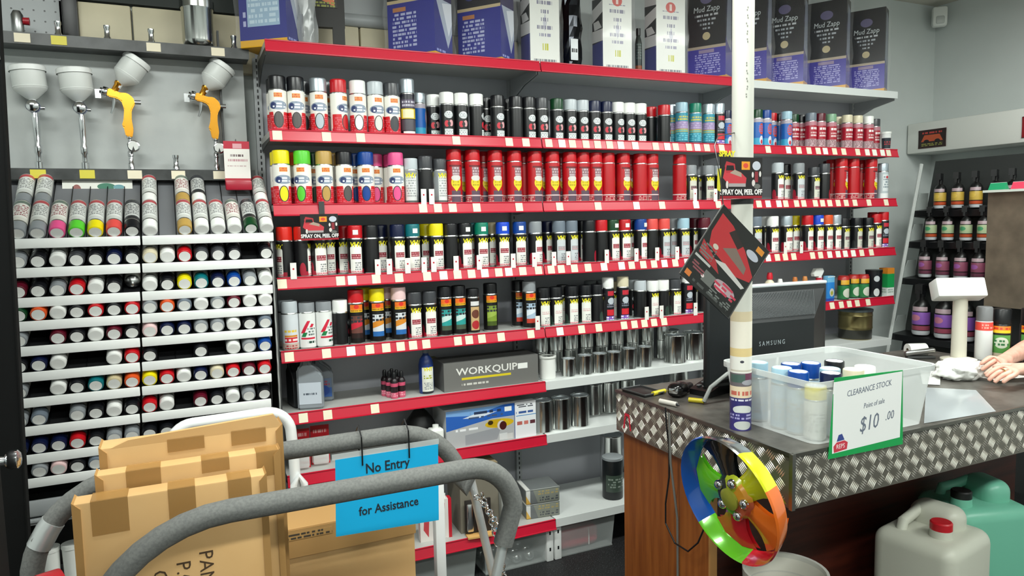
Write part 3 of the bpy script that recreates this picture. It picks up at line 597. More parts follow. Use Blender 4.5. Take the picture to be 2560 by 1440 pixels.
# ------------------------------------------------------------------ boxed kits on the top shelf
zt = SH['T']+.0005
bag = mat('clear plastic wrap', 'ffffff', .06, alpha=.05, spec=1); navy = mat('navy card', '1c2470', .35)
kitA = pmat('blue kit front', '20268a', [('r', 0, 1, .62, 1, '16121a'), ('r', 0, 1, .60, .635, 'c8b48c'), ('r', 0, 1, 0, .045, 'e0a820'), ('t', .1, .62, .12, .50, 9, 26, 'b0b4d8'), ('r', .12, .4, .51, .555, 'b87848'), ('e', .3, .78, .14, .07, '30346a'), ('t', .1, .7, .84, .96, 2, 16, '8a8ea8')], .25)
kitAs = pmat('blue kit side', '1c2278', [('r', 0, 1, .62, 1, '2c2450'), ('p', [(.1, .62), (.75, .12), (1, .3), (1, .62)], 'a8b0c0'), ('p', [(.45, .58), (.8, .25), (1, .4), (1, .62)], 'd8dce4'), ('r', 0, 1, 0, .045, 'e0a820'), ('t', .1, .6, .05, .09, 1, 12, '9098d0')], .25)
kitP = pmat('pale panel kit front', '262c84', [('r', .17, .86, .20, 1, '9db8d0'), ('t', .2, .84, .22, .98, 14, 22, 'c4d8e6'), ('r', 0, 1, 0, .07, 'e0a820'), ('t', .08, .14, .1, .9, 9, 3, 'b0b4d8')], .25)
kitW = pmat('white race kit front', 'dfe0da', [('p', [(.2, .1), (.8, .1), (.62, .42), (.62, .55), (.92, .98), (.12, .98), (.4, .55), (.4, .42)], 'bcbcc6'), ('t', .22, .78, .78, .80, 1, 26, '8a8898'), ('e', .5, .84, .17, .065, 'c84a40'), ('r', .46, .54, .80, .88, 'e8d0c8'),
   ('t', .24, .76, .68, .75, 1, 24, '7c7a90'), ('t', .36, .64, .58, .65, 1, 20, '7c7a90'), ('t', .38, .62, .49, .56, 1, 20, '7c7a90'), ('t', .24, .76, .40, .47, 1, 24, '7c7a90'), ('t', .3, .7, .32, .38, 1, 24, '8a88a0'), ('t', .4, .66, .15, .28, 1, 18, 'b8b820'), ('t', .12, .88, .035, .085, 1, 30, '6a6a74')], .3)
kitWl = pmat('race kit checker side', '15151a', [('p', [(0, .62), (1, .70), (1, .84), (0, .78)], 'e6e4e4'), ('p', [(0, .38), (1, .36), (1, .50), (0, .52)], 'e6e4e4'), ('p', [(.2, .52), (.9, .52), (.6, .62), (.1, .62)], 'e6e4e4'), ('p', [(0, .9), (1, .86), (1, 1), (0, 1)], 'e6e4e4'), ('r', 0, 1, 0, .36, '3a3f8a')], .3)
kitWr = pmat('race kit trim', '28389a', [('r', 0, 1, .5, 1, 'a02030'), ('r', 0, 1, .36, .5, '6a3060')], .3)
kitK = pmat('black purple kit front', '17181c', [('r', 0, 1, 0, .33, '4038a0'), ('r', 0, 1, .33, .36, 'b8a894'), ('r', 0, 1, 0, .035, 'e0a428'), ('t', .2, .86, .07, .28, 9, 26, 'a8a4dc'), ('r', .3, .7, .285, .32, '9a88a8'), ('e', .5, .46, .10, .04, 'c8b890'),
   ('t', .2, .8, .655, .69, 1, 20, 'c8ccd0'), ('t', .26, .74, .61, .645, 1, 22, 'b0b6bc'), ('t', .32, .68, .565, .60, 1, 22, 'b0b6bc'), ('t', .38, .62, .525, .555, 1, 22, 'b0b6bc'), ('e', .5, .84, .16, .05, '6a6488')], .2)
kitKs = pmat('black purple kit side', '20202c', [('r', 0, 1, 0, .42, '34307c'), ('p', [(.1, .4), (.9, .3), (.9, .9), (.3, .95)], '7c8290'), ('r', 0, 1, 0, .045, 'c09030')], .2)
silverl = mat('silver lettering', 'd4dadc', .4)
def kit(px, y, rz, w, d, h, mats, lab, wrap=True, title=None, z=zt):
    x = xat(px, y, z+.15)
    t = thing('boxed_kit', lab, 'box', (x, y, z), math.radians(rz))
    ob('carton', MB().box((0, 0, h/2), (w, d, h), mi={'f': 0, 'l': 1, 'r': 2, 'b': 3, 't': 3, 'u': 4}).mesh(mats[0], mats[1], mats[2], navy, mat('yellow card', 'dfa722', .4)), t)
    if title: ob('lettering', text_mesh(title, .040, silverl, .0003, None, .1, .85), t, (0, -d/2-.0005, h*.735))
    if wrap:
        g = MB(); n = 10
        # loose clear bag round the carton
        ring = []
        for k in range(5):
            zz = [.0, .1, .2, .28, h+.02][k]
            for j in range(16):
                a = 2*PI*j/16; e = .006+.010*abs(math.sin(j*2.3+k*1.7))
                cx, sy_ = math.cos(a), math.sin(a); m_ = max(abs(cx), abs(sy_))
                ring.append(((w/2+e)*cx/m_, (d/2+e)*sy_/m_, zz+.001))
        Fs = [(k*16+j, k*16+(j+1) % 16, (k+1)*16+(j+1) % 16, (k+1)*16+j) for k in range(4) for j in range(16)]
        g.add(ring, Fs, smooth=True); ob('plastic_bag', g.mesh(bag), t)
    return t
kit(676, 3.15, -38, .21, .12, .40, (kitP, kitAs, kitAs), 'navy boxed kit with pale blue text panel at the end of the top shelf')
kit(1050, 3.155, -50, .24, .15, .40, (kitA, kitAs, kitAs), 'blue boxed kit with orange heading next to the framed sign')
kit(1215, 3.155, -52, .225, .13, .40, (kitA, kitAs, kitAs), 'blue boxed kit with orange heading next to a white race kit')
kit(1350, 3.11, -3, .150, .11, .40, (kitW, kitWl, kitWr), 'white race kit box beside the blue boxed kits')
kit(1530, 3.11, -4, .160, .11, .40, (kitW, kitWl, kitWr), 'white race kit box beside the black foil bag')
kit(1662, 3.11, -4, .170, .11, .40, (kitW, kitWl, kitWr), 'white race kit box beside a black and purple kit', wrap=True)
kit(1774, 3.13, -58, .205, .11, .50, (kitK, kitKs, kitKs), 'black and purple boxed kit against a white race kit', title='Mud Zapp')
kit(1875, 3.13, -58, .205, .11, .50, (kitK, kitKs, kitKs), 'black and purple boxed kit mostly behind the white pipe', title='Mud Zapp')
kit(1966, 3.13, -58, .205, .11, .50, (kitK, kitKs, kitKs), 'black and purple boxed kit just beyond the white pipe', title='Mud Zapp')
kit(2070, 3.13, -60, .215, .11, .50, (kitK, kitKs, kitKs), 'black and purple boxed kit, last but one on the top shelf', title='Mud Zapp')
kit(2168, 3.13, -60, .205, .11, .485, (kitK, kitKs, kitKs), 'black and purple boxed kit at the wall end of the top shelf', title='Mud Zapp')
# foil bag and small dark tin between the race kits
x = xat(1428, 3.12, zt+.1)
t = thing('foil_bag', 'shiny black and silver foil bag between two white race kits', 'bag', (x, 3.12, zt))
fb = MB(); R_ = []
for k in range(9):
    for j in range(14):
        a = 2*PI*j/14; f = 1.25-.15*(k/8)**2; q = random.uniform(-.006, .006)
        R_.append(((.042*f+q)*math.cos(a), (.04*f+q)*math.sin(a), k*.05))
fb.add(R_, [(k*14+j, k*14+(j+1) % 14, (k+1)*14+(j+1) % 14, (k+1)*14+j) for k in range(8) for j in range(14)])
ob('bag', fb.mesh(mat('black foil', '24262a', .15, .8)), t)
ob('front_label', MB().rbox((-.012, -.052, .09), (.04, .004, .10), .002).mesh(pmat('foil label', 'dfe3e6', [('t', .1, .9, .3, .6, 1, 8, '16161a')])), t)
x = xat(1596, 3.12, zt+.1)
t = thing('polish_bottle', 'narrow dark bottle with orange foot between two race kits', 'bottle', (x, 3.12, zt))
ob('bottle', MB().lathe([(.0005, 0), (.017, 0), (.018, .004), (.018, .16), (.014, .18), (.009, .2)], 16).mesh(pmat('dark bottle print', '2c3430', [('r', 0, 1, 0, .25, '8a4a28'), ('t', .3, .7, .4, .8, 6, 30, '50605a')])), t)
ob('cap', MB().lathe([(.011, .2), (.011, .235), (.0005, .236)], 14).mesh(blackp), t)
x = xat(760, 3.1, zt+.08)+.015
t = thing('plastic_bag', 'crumpled clear plastic bag leaning on the navy kit box', 'bag', (x, 3.10, zt))
cb = MB(); R_ = []
for k in range(8):
    for j in range(12):
        a = 2*PI*j/12; R_.append(((.034+.010*math.sin(j*3.1+k))*math.cos(a), (.03+.008*math.sin(j*2.1+k*2))*math.sin(a), k*.045))
cb.add(R_, [(k*12+j, k*12+(j+1) % 12, (k+1)*12+(j+1) % 12, (k+1)*12+j) for k in range(7) for j in range(12)], smooth=True)
ob('film', cb.mesh(mat('cloudy plastic', 'b8bcbc', .12, alpha=.45)), t)
ob('tie', MB().tube([(.03*math.cos(a*.6), .03*math.sin(a*.6), .02) for a in range(11)], .003, 6).mesh(blackp), t)
# framed sign
x = xat(818, 3.20, zt+.1)
t = thing('framed_sign', 'black framed picture sign standing on the top shelf', 'sign', (x, 3.20, zt), math.radians(-8))
ob('frame', MB().box((0, 0, .30), (.15, .03, .36)).mesh(mat('black frame', '14120f', .5)), t)
ob('picture', MB().box((-.01, -.0165, .33), (.11, .003, .26)).mesh(pmat('framed picture', '1a1612', [('p', [(.0, .2), (.9, .02), (.9, .16), (.0, .5)], 'c87040'), ('t', .05, .95, .0, .10, 2, 12, '8a9038'), ('r', .86, .9, .12, 1, 'd8cfb0')])), t)
ob('stand', MB().box((.048, 0, .06), (.05, .03, .12)).mesh(mat('black frame', '14120f', .5)), t)
ob('foot', MB().box((-.068, 0, .06), (.012, .03, .12)).mesh(mat('black frame', '14120f', .5)), t)
# ------------------------------------------------------------------ goods on the lower shelves
z5, z6, z7, z4 = [SH[k]+.0005 for k in ('S5', 'S6', 'S7', 'S4')]
def jug(px, y, rz, col, pr, lab, h=.20, w=.105, d=.06):
    x = xat(px, y, z5+h/2); t = thing('oil_jug', lab, 'jug', (x, y, z5), math.radians(rz))
    pts = [(-w/2, 0), (w/2, 0), (w/2, h*.66), (w*.30, h*.80), (w*.02, h*.90), (-w*.02, h), (-w*.28, h), (-w*.30, h*.90), (-w/2, h*.80)]
    me = MB().prism(pts, -d/2, d/2).mesh(mat('jug '+col, col, .35))
    bm = bmesh.new(); bm.from_mesh(me); bmesh.ops.bevel(bm, geom=list(bm.edges), offset=.008, segments=3, affect='EDGES'); bm.to_mesh(me); bm.free(); me.update()
    for f in me.polygons: f.use_smooth = True
    me.set_sharp_from_angle(angle=.6)
    ob('body', me, t); ob('cap', MB().lathe([(.015, 0), (.015, .022), (.0005, .023)], 14, Matrix.Translation((-w*.15, 0, h))).mesh(mat('jug cap '+col, '2a2c2e', .4)), t)
    if pr: ob('label', MB().box((0, 0, 0), (w*.86, .0015, h*.42)).mesh(pr), t, (0, -d/2-.0005, h*.32))
lw = pmat('jug label white', 'c9d2dc', [('t', .2, .8, .4, .55, 1, 16, '5a6470')]); lb = pmat('jug label blue', '3a62a8', [('r', 0, 1, .5, 1, '6a7a94'), ('e', .5, .35, .4, .3, '2a4ea0'), ('t', .1, .9, .6, .9, 2, 14, 'b03a50')])
jug(736, 3.13, -80, '2a2c2e', None, 'dark grey oil jug beside the rack, behind the pale labelled jug', .19, d=.04); jug(752, 3.20, -84, '3a3c3e', None, 'charcoal oil jug squeezed behind the pale labelled jug', .19, d=.04)
jug(776, 3.06, -14, '8d949a', lw, 'grey oil jug with pale label', .215); jug(803, 3.17, -10, '787f86', lb, 'grey oil jug with blue label', .195, .10)
# six-pack of small pink bottles: each bottle its own
bpk = pmat('pink bottle print', '1c1216', [('r', 0, 1, 0, .32, 'd85a78'), ('r', 0, 1, .62, .80, 'c04a68'), ('e', .5, .45, .12, .12, '2a1a20'), ('t', .3, .7, .1, .3, 2, 20, 'f0b0c0')])
pbm = MB().lathe([(.0005, 0), (.0155, 0), (.017, .003), (.017, .075), (.012, .086), (.007, .090)], 16, vr=(0, .085)).mesh(bpk); pcm = MB().lathe([(.009, .088), (.009, .108), (.006, .116), (.0005, .117)], 12).mesh(blackp)
x0 = xat(990, 3.08, z5+.05)
for i in range(2):
    for j in range(3):
        t = thing('additive_bottle', 'small pink and black bottle clustered on the grey box shelf', 'bottle', (x0-.016+i*.0355-.012*j, 3.05+j*.0355+.010*i, z5), -.3, 'six small pink bottles')
        ob('bottle', pbm, t); ob('cap', pcm, t)
# blue bottle
x = xat(1065, 3.08, z5+.1); t = thing('coolant_bottle', 'blue bottle with yellow-lettered white label beside the long grey box', 'bottle', (x, 3.08, z5))
ob('bottle', MB().lathe([(.0005, 0), (.031, 0), (.034, .006), (.034, .13), (.028, .155), (.014, .175), (.013, .185)], 22, vr=(0, .14)).mesh(pmat('blue bottle print', '1e3a80', [('r', .36, .64, .08, .86, 'e8eadf'), ('t', .40, .60, .48, .62, 2, 40, 'a8b028'), ('r', .36, .64, .0, .08, '20242c'), ('t', .40, .60, .14, .38, 5, 50, '8a9098')])), t)
ob('cap', MB().lathe([(.014, .182), (.014, .200), (.006, .206), (.004, .218), (.0005, .218)], 14).mesh(mat('bottle cap grey blue', '7c8890', .4)), t)
ob('lettering', text_mesh('VHT', .022, YEL, .0003, .034, .1, bold=.001), t, (0, 0, .112))
# long grey box
xa, xb = xat(1106, 3.06, z5+.05), xat(1338, 3.06, z5+.05)
t = thing('long_grey_box', 'long dark grey carton with silver lettering and a yellow underline', 'box', ((xa+xb)/2, 3.11, z5), math.radians(-1))
ob('carton', MB().box((0, 0, .066), (xb-xa, .16, .132), mi={'f': 0, '*': 1}).mesh(pmat('grey carton print', '6f6f6c', [('r', .18, .70, .36, .44, 'd8c428'), ('t', .18, .46, .14, .26, 1, 60, 'c8c8c0')], .4), mat('grey carton', '636361', .5)), t)
ob('lettering', text_mesh('WORKQUIP', .046, mat('pale silver print', 'e6e6e0', .4), .0003, None, 0, 1.22, bold=.0006), t, (-.025, -.0805, .085))
ob('price_label', MB().box((.155, -.0806, .085), (.05, .001, .026)).mesh(whitep), t)
x = xat(1098, 3.24, z5+.05); t = thing('olive_box', 'narrow olive carton behind the blue bottle', 'box', (x-.02, 3.235, z5))
ob('carton', MB().box((0, 0, .06), (.03, .12, .12)).mesh(mat('olive card', '7c7848', .6)), t); ob('flap', MB().box((0, 0, .1205), (.03, .12, .001)).mesh(mat('olive card light', '8c8858', .6)), t)
# tins
_tm = {}
def tin_can(px, y, z, r, h, group, lab, handle=False):
    x = xat(px, y, z+h/2)
    k = (r, h)
    if k not in _tm:
        tm = mat('bright tinplate', 'e2e4e2', .2, 1)
        _tm[k] = (MB().lathe([(.0005, .003), (r*.95, .003), (r*.97, 0), (r, .002), (r, .005), (r*.985, .007), (r*.985, h-.008), (r, h-.006), (r*1.015, h-.002), (r*1.0, h), (r*.93, h), (r*.92, h-.004)], 28).mesh(tm),
                  MB().lathe([(r*.92, h-.004), (r*.80, h-.004), (r*.78, h-.002), (r*.70, h-.002), (r*.68, h-.005), (.0005, h-.005)], 28).mesh(mat('tin lid', 'c9d0d4', .35, .6)))
    t = thing('paint_tin', lab, 'tin', (x, y, z), 0, group); ob('body', _tm[k][0], t); ob('lid', _tm[k][1], t); return t
g1 = 'small tins in the front row of the grey box shelf'
for px in (1462, 1498, 1534): tin_can(px, 3.058, z5, .039, .098, g1, 'bright unlabelled tin without a paler lid, front row, grey box shelf')
for px in (1572, 1611): tin_can(px, 3.058, z5, .0395, .108, 'pale-lidded tins on the grey box shelf', 'bright tin with pale lid, front row, grey box shelf')
tin_can(1421, 3.058, z5, .036, .09, None, 'squat bright tin beside the white ribbed tub')
g2 = 'tins stacked behind on the grey box shelf'
xs = xat(1325, 3.20, z5+.1); xe_ = xat(1650, 3.20, z5+.1); n = 9
for i in range(n):
    pxx = 1350+i*38
    for zz in (0, .106): tin_can(pxx, 3.205, z5+zz, .0395, .105, g2, 'bright tin stacked two high in the back row, grey box shelf')
for px, y in ((1688, 3.075), (1733, 3.10)): tin_can(px, y, z5, .058, .148, 'large tins on the grey box shelf', 'large bright tin with pale lid on the grey box shelf')
tin_can(1672, 3.23, z5, .058, .148, None, 'large bright tin behind the other large tins on the grey box shelf')
# white ribbed tub
x = xat(1369, 3.062, z5+.06); t = thing('ribbed_tub', 'white ribbed plastic tub beside the long grey box', 'tub', (x, 3.062, z5))
ob('body', MB().lathe([(.0005, 0), (.036, 0)]+[(.038+.0012*(k % 2), .004+k*.005) for k in range(20)], 24).mesh(whitep), t); ob('rim', MB().lathe([(.040, .104), (.042, .105), (.042, .112), (.036, .113), (.035, .108)], 24).mesh(whitep), t)
g3 = 'tall tins on the car cover shelf'
for px in (1357, 1402, 1449): tin_can(px, 3.07, z6, .050, .155, g3, 'tall bright tin in the front row of the car cover shelf')
for px in (1483, 1525, 1567): tin_can(px, 3.22, z6, .050, .165, 'tall tins in the back row of the car cover shelf', 'tall bright tin in the back row of the car cover shelf')
for px in (1578, 1622, 1666): tin_can(px, 3.06, z6, .045, .15, 'tins near the counter, car cover shelf', 'bright tin almost hidden by the counter, car cover shelf')
tin_can(1690, 3.22, z6, .07, .185, None, 'wide bright tin behind the counter corner, car cover shelf')
# car cover box
xa, xb = xat(1116, 3.02, z6+.07), xat(1340, 3.02, z6+.07); w = xb-xa
t = thing('car_cover_box', 'blue and grey carton printed with a yellow car', 'box', ((xa+xb)/2, 3.115, z6))
cc = [('r', 0, .75, .45, 1, '2c62b8'), ('p', [(.0, .62), (.3, .80), (.75, .70), (.75, 1), (0, 1)], '7aa8dc'), ('p', [(.0, .5), (.36, .72), (.75, .64), (.75, .84), (.3, .84), (0, .64)], 'd6e0ea'), ('p', [(0, 0), (.75, 0), (.75, .66), (.5, .66), (.0, .46)], 'b4b6b8'), ('p', [(.2, .02), (.55, .06), (.6, .4), (.2, .3)], '9a9da2'),
      ('t', .26, .6, .80, .92, 1, 16, '2a3a58'), ('t', .22, .62, .70, .78, 1, 20, '44587c'), ('t', .1, .34, .40, .5, 1, 20, 'eef0f2'), ('e', .58, .50, .16, .12, 'd8b422'), ('p', [(.44, .44), (.56, .40), (.60, .62), (.46, .62)], 'c8a41c'), ('e', .60, .44, .045, .13, 'd8d0cc'), ('e', .62, .42, .04, .12, '4a1c1c'), ('e', .48, .54, .03, .06, '3a2c10'),
      ('r', .75, 1, 0, 1, 'eaedf0'), ('r', .75, .757, 0, 1, '2c4c88'), ('t', .78, .97, .84, .94, 2, 26, '50545c'), ('t', .77, .97, .66, .76, 1, 26, '3c5c9c'), ('r', .77, 1, .61, .63, '3a8ac8'), ('r', .78, .84, .36, .46, 'c06a60'), ('r', .86, .91, .36, .46, 'd07a70'), ('r', .93, .99, .36, .46, '60343c'), ('r', .64, .72, .8, .93, 'eef0ee'), ('r', .6, .73, .02, .18, 'd0d0ce')]
ob('carton', MB().box((0, 0, .086), (w, .19, .172), mi={'f': 0, '*': 1}).mesh(pmat('car cover print', 'b8bcc0', cc), mat('pale carton', 'c9cccf', .5)), t)
ob('seal', MB().box((w*.12, -.0955, .02), (.04, .001, .03)).mesh(mat('clear seal', 'd9dcdc', .2)), t)
# black bag beside it
x = xat(1052, 3.14, z6+.06); t = thing('black_bag', 'black drawstring bag slumped beside the car cover carton', 'bag', (x, 3.15, z6))
bmh = MB(); R_ = []
for k in range(8):
    f = (.8, 1, 1.02, .98, .9, .72, .45, .12)[k]
    for j in range(18):
        a = 2*PI*j/18; q = 1+.06*math.sin(j*2.7+k*1.3); R_.append((.075*f*q*math.cos(a), .07*f*q*math.sin(a), k*.026))
bmh.add(R_, [(k*18+j, k*18+(j+1) % 18, (k+1)*18+(j+1) % 18, (k+1)*18+j) for k in range(7) for j in range(18)]+[tuple(7*18+j for j in range(18))], smooth=True)
ob('bag', bmh.mesh(mat('black nylon', '141517', .45)), t); ob('buckle', MB().rbox((-.05, -.055, .09), (.03, .012, .02), .004).mesh(chrome), t)
# red packs
x = xat(752, 3.07, z6+.05)
for i, (px, lab) in enumerate(((752, 'red and white carded pack beside the touch-up rack'), (803, 'red and white carded pack next to another red pack'))):
    x = xat(px, 3.08, z6+.06); t = thing('carded_pack', lab, 'pack', (x, 3.08+.02*i, z6), -.1)
    ob('card', MB().box((0, 0, .085), (.078, .003, .17)).mesh(pmat('red pack print', 'c4202c', [('t', .15, .85, .78, .92, 1, 12, 'e8a8a8'), ('r', .1, .9, .42, .68, 'b8b0a4'), ('t', .2, .8, .48, .62, 1, 12, '4a4038'), ('r', .05, .95, .05, .36, 'd8d4d0'), ('r', .1, .9, .1, .16, 'c83a44')])), t)
    ob('blister', MB().rbox((0, -.02, .045), (.066, .036, .075), .008).mesh(mat('blister plastic', 'e6e6e4', .15, alpha=.5)), t)
# white square tub under the far rail
x = xat(1092, 3.0, z6+.03); t = thing('white_canister', 'white square canister in front of the black bag', 'canister', (xat(1090, 3.045, z6+.03), 3.045, z6))
ob('body', MB().rbox((0, 0, .05), (.062, .06, .10), .010, 3).mesh(whitep), t); ob('cap', MB().lathe([(.014, .1), (.014, .115), (.0005, .116)], 14).mesh(whitep), t)
# bottom shelf goods
gp = pmat('filter pack print', '6f7374', [('p', [(.35, 0), (1, 0), (1, 1), (.2, 1)], '85897f'), ('t', .35, .95, .55, .9, 2, 16, 'a89868'), ('t', .4, .95, .12, .45, 2, 16, '50545a'), ('r', 0, .12, 0, 1, 'd8d8d4'), ('p', [(0, 0), (.14, 0), (0, .6)], 'dcae50')])
for i, zz in enumerate((0, .072)):
    p = aty(1345, 1270, 2.98); t = thing('grey_pack', ['lower', 'upper'][i]+' grey shrink-wrapped pack of a stack of two on the bottom shelf', 'pack', (xat(1347, 3.03, z7+.06), 3.04, z7+zz), -.12)
    ob('pack', MB().rbox((0, 0, .0355), (.17, .15, .070), .004).mesh(gp), t); ob('film_seam', MB().tube([(-.084, -.076, .07), (.084, -.076, .07)], .0015, 5).mesh(mat('film', 'c9cdcd', .15, alpha=.6)), t)
p = aty(1185, 1150, 3.1); t = thing('kraft_box', 'brown topped grey carton standing behind the foam rail', 'box', (xat(1178, 3.08, .45), 3.07, z7), -.05)
ob('carton', MB().box((0, 0, .155), (.185, .2, .31), mi={'t': 1, '*': 0}).mesh(mat('grey brown card', '7e786a', .6), mat('kraft top', '9a8a6a', .7)), t); ob('label', MB().box((.05, -.1005, .28), (.05, .001, .03)).mesh(whitep), t)
x = xat(1172, 2.95, .3); t = thing('window_pack', 'dark window pack with a red tool inside', 'pack', (xat(1195, 2.94, .3), 2.935, z7), -.12)
ob('case', MB().box((0, .01, .08), (.12, .012, .16)).mesh(mat('pack dark', '26201c', .6)), t); ob('tool', MB().tube([(.01, -.008, .03), (.0, -.008, .07), (-.01, -.008, .13)], [.018, .010, .004], 10).mesh(mat('red tool', 'b01c20', .3)), t)
ob('foil', MB().rbox((-.04, -.006, .085), (.03, .016, .13), .006).mesh(chrome), t); ob('base_card', MB().box((0, -.015, .004), (.12, .05, .008)).mesh(mat('tan card', 'd8a862', .7)), t)
t = thing('filter_pack', 'grey and white pack standing edge-on behind the foam bend', 'pack', (xat(1262, 2.96, .3), 2.985, z7), -.1); ob('pack', MB().rbox((0, 0, .085), (.05, .12, .17), .005).mesh(mat('grey pack', '8f918c', .5)), t); ob('band', MB().box((0, -.0605, .09), (.03, .001, .12)).mesh(mat('dark band', '32363a', .5)), t)
for i, px in enumerate((1072, 1110)):
    x = xat(px, 2.97, .3); t = thing('red_white_pack', ['red and white striped pack beside the brown carton', 'red and white striped pack beside the white post'][i], 'pack', (x, 2.99, z7), -.1)
    ob('card', MB().box((0, 0, .09), (.075, .04, .18)).mesh(pmat('striped pack', 'e4dfda', [('r', .8, 1, 0, 1, 'c02030'), ('p', [(.2, .3), (.5, .1), (.6, .9), (.3, .9)], 'c84a50')])), t); ob('tab', MB().box((0, 0, .19), (.03, .004, .02)).mesh(whitep), t)
# storage bins on the floor under the bottom shelf
clear = mat('clear bin plastic', 'c9d0ce', .2, alpha=.38)
def floor_bin(px0, px1, lab, inner):
    a, b = atz(px0, 1425, 0), atz(px1, 1395, 0)
    x0, x1 = xat(px0, 2.93, .09), xat(px1, 2.93, .09); w = x1-x0
    t = thing('storage_bin', lab, 'storage bin', ((x0+x1)/2, 3.09, 0))
    m = MB(); d = .30; h = .165; th = .004
    m.box((0, 0, .003), (w-.02, d-.02, .006))
    for sx in (-1, 1): m.add([(sx*(w/2-.012), -d/2+.012, .004), (sx*(w/2-.012), d/2-.012, .004), (sx*w/2, d/2, h), (sx*w/2, -d/2, h)], [(0, 1, 2, 3)])
    for sy_ in (-1, 1): m.add([(-w/2+.012, sy_*(d/2-.012), .004), (w/2-.012, sy_*(d/2-.012), .004), (w/2, sy_*d/2, h), (-w/2, sy_*d/2, h)], [(0, 1, 2, 3)])
    ob('tub', m.mesh(clear), t)
    ob('rim', MB().tube([(-w/2, -d/2, h), (w/2, -d/2, h), (w/2, d/2, h), (-w/2, d/2, h)], .005, 8, closed=True).mesh(mat('bin rim', 'd4dad8', .25, alpha=.8)), t)
    return t, (x0+x1)/2, w
t, cx, w = floor_bin(1400, 1540, 'clear storage bin holding a red bundle on the floor', 0)
t2 = thing('red_bundle', 'red plastic-wrapped bundle inside a clear storage bin', 'bundle', (cx-.02, 3.05, .008)); ob('bundle', MB().rbox((0, 0, .05), (w*.72, .14, .10), .03, 3).mesh(mat('red film', 'c8304a', .3, bump=.4)), t2); ob('tie', MB().tube([(.05, -.072, .01), (.05, -.072, .09), (.05, .0, .102)], .003, 6).mesh(whitep), t2)
t, cx, w = floor_bin(1212, 1384, 'clear storage bin full of shiny metal balls', 0)
bm_ = MB().lathe([(.0005, -.028)]+[(.028*math.cos(a), .028*math.sin(a)) for a in [x*PI/10 for x in range(-4, 5)]]+[(.0005, .028)], 16).mesh(mat('bright steel ball', 'c4c8c8', .18, 1))
for i in range(4):
    for j in range(3):
        o = ob('metal_ball', bm_, None, (cx-w/2+.05+i*.066+.01*(j % 2), 2.985+j*.062, .036)); tag(o, 'shiny metal ball in the clear storage bin', 'ball', 'metal balls in the storage bin')
t, cx, w = floor_bin(1000, 1195, 'clear storage bin mostly hidden behind the trolley', 0)
# far bay: bottles on the shelf behind the monitor
def bottle(px, col, cap, lab, h=.15, r=.026, pr=None, row=0):
    y = 3.05+row*.07; x = xat(px, y, z4+h/2); t = thing('cleaner_bottle', lab, 'bottle', (x, y, z4))
    ob('bottle', MB().lathe([(.0005, 0), (r*.95, 0), (r, .004), (r, h*.62), (r*.8, h*.72), (r*.45, h*.78), (r*.42, h*.84)], 18, vr=(0, h*.66)).mesh(pmat('bottle print '+col+cap, col, pr or [('r', .3, .7, .1, .5, 'e8e8e4'), ('t', .32, .68, .12, .48, 4, 26, '9a7a6a')])), t)
    ob('cap', MB().lathe([(r*.55, h*.80), (r*.55, h*.9), (r*.4, h), (.0005, h)], 14).mesh(mat('bottle cap '+cap, cap, .35)), t)
bottle(1892, 'd8d0c8', 'c02028', 'white bottle with red cap just beside the diamond-hung poster', .13, .024)
bottle(1924, 'e8dcc0', 'd02030', 'cream bottle with large red cap behind the monitor', .19, .030)
bottle(1950, 'ecebe8', 'f0f0ee', 'plain white bottle behind the monitor', .15, .026); bottle(1987, 'dd6a1c', 'c8783c', 'orange bottle behind the monitor, next to the white bottle', .155, .026); bottle(2012, 'dd6a1c', 'd08a4c', 'orange bottle behind the monitor, next to the trigger spray', .155, .026)
x = xat(2046, 3.06, z4+.1); t = thing('trigger_spray', 'amber spray bottle with red and white trigger head', 'spray bottle', (x, 3.06, z4))
ob('bottle', MB().lathe([(.0005, 0), (.028, 0), (.03, .004), (.03, .10), (.018, .125), (.012, .13)], 18).mesh(mat('amber bottle', 'd89a4c', .3)), t)
ob('trigger_head', MB().prism([(-.05, .165), (-.045, .15), (-.01, .15), (-.01, .13), (.012, .13), (.012, .15), (.02, .16), (.03, .178), (.02, .195), (-.03, .195)], -.012, .012).mesh(whitep), t)
ob('trigger', MB().tube([(.0, 0, .15), (.022, 0, .14), (.035, 0, .115)], [.006, .006, .004], 8).mesh(mat('red trigger', 'c01c34', .35)), t); ob('collar', MB().lathe([(.016, .122), (.016, .14), (.0005, .14)], 14).mesh(mat('red trigger', 'c01c34', .35)), t)
x = xat(2072, 3.035, z4+.08); t = thing('wipes_tub', 'bright blue wipes pack with printed badge', 'pack', (x, 3.035, z4)); ob('pack', MB().rbox((0, 0, .075), (.06, .035, .15), .006).mesh(pmat('wipes print', '2a82d0', [('r', 0, 1, .75, 1, '6ab0d8'), ('e', .6, .35, .3, .16, 'c8ccc0'), ('e', .6, .33, .15, .08, 'a8a83a'), ('r', 0, 1, 0, .12, '2448a8')])), t); ob('seam', MB().box((0, -.018, .145), (.058, .001, .004)).mesh(whitep), t)
gpr = [('r', 0, 1, .05, .62, '2a7a44'), ('e', .5, .3, .14, .2, 'd4d8c8'), ('r', .3, .7, .66, .86, 'd8a428'), ('r', 0, 1, .86, 1, 'b02a28')]
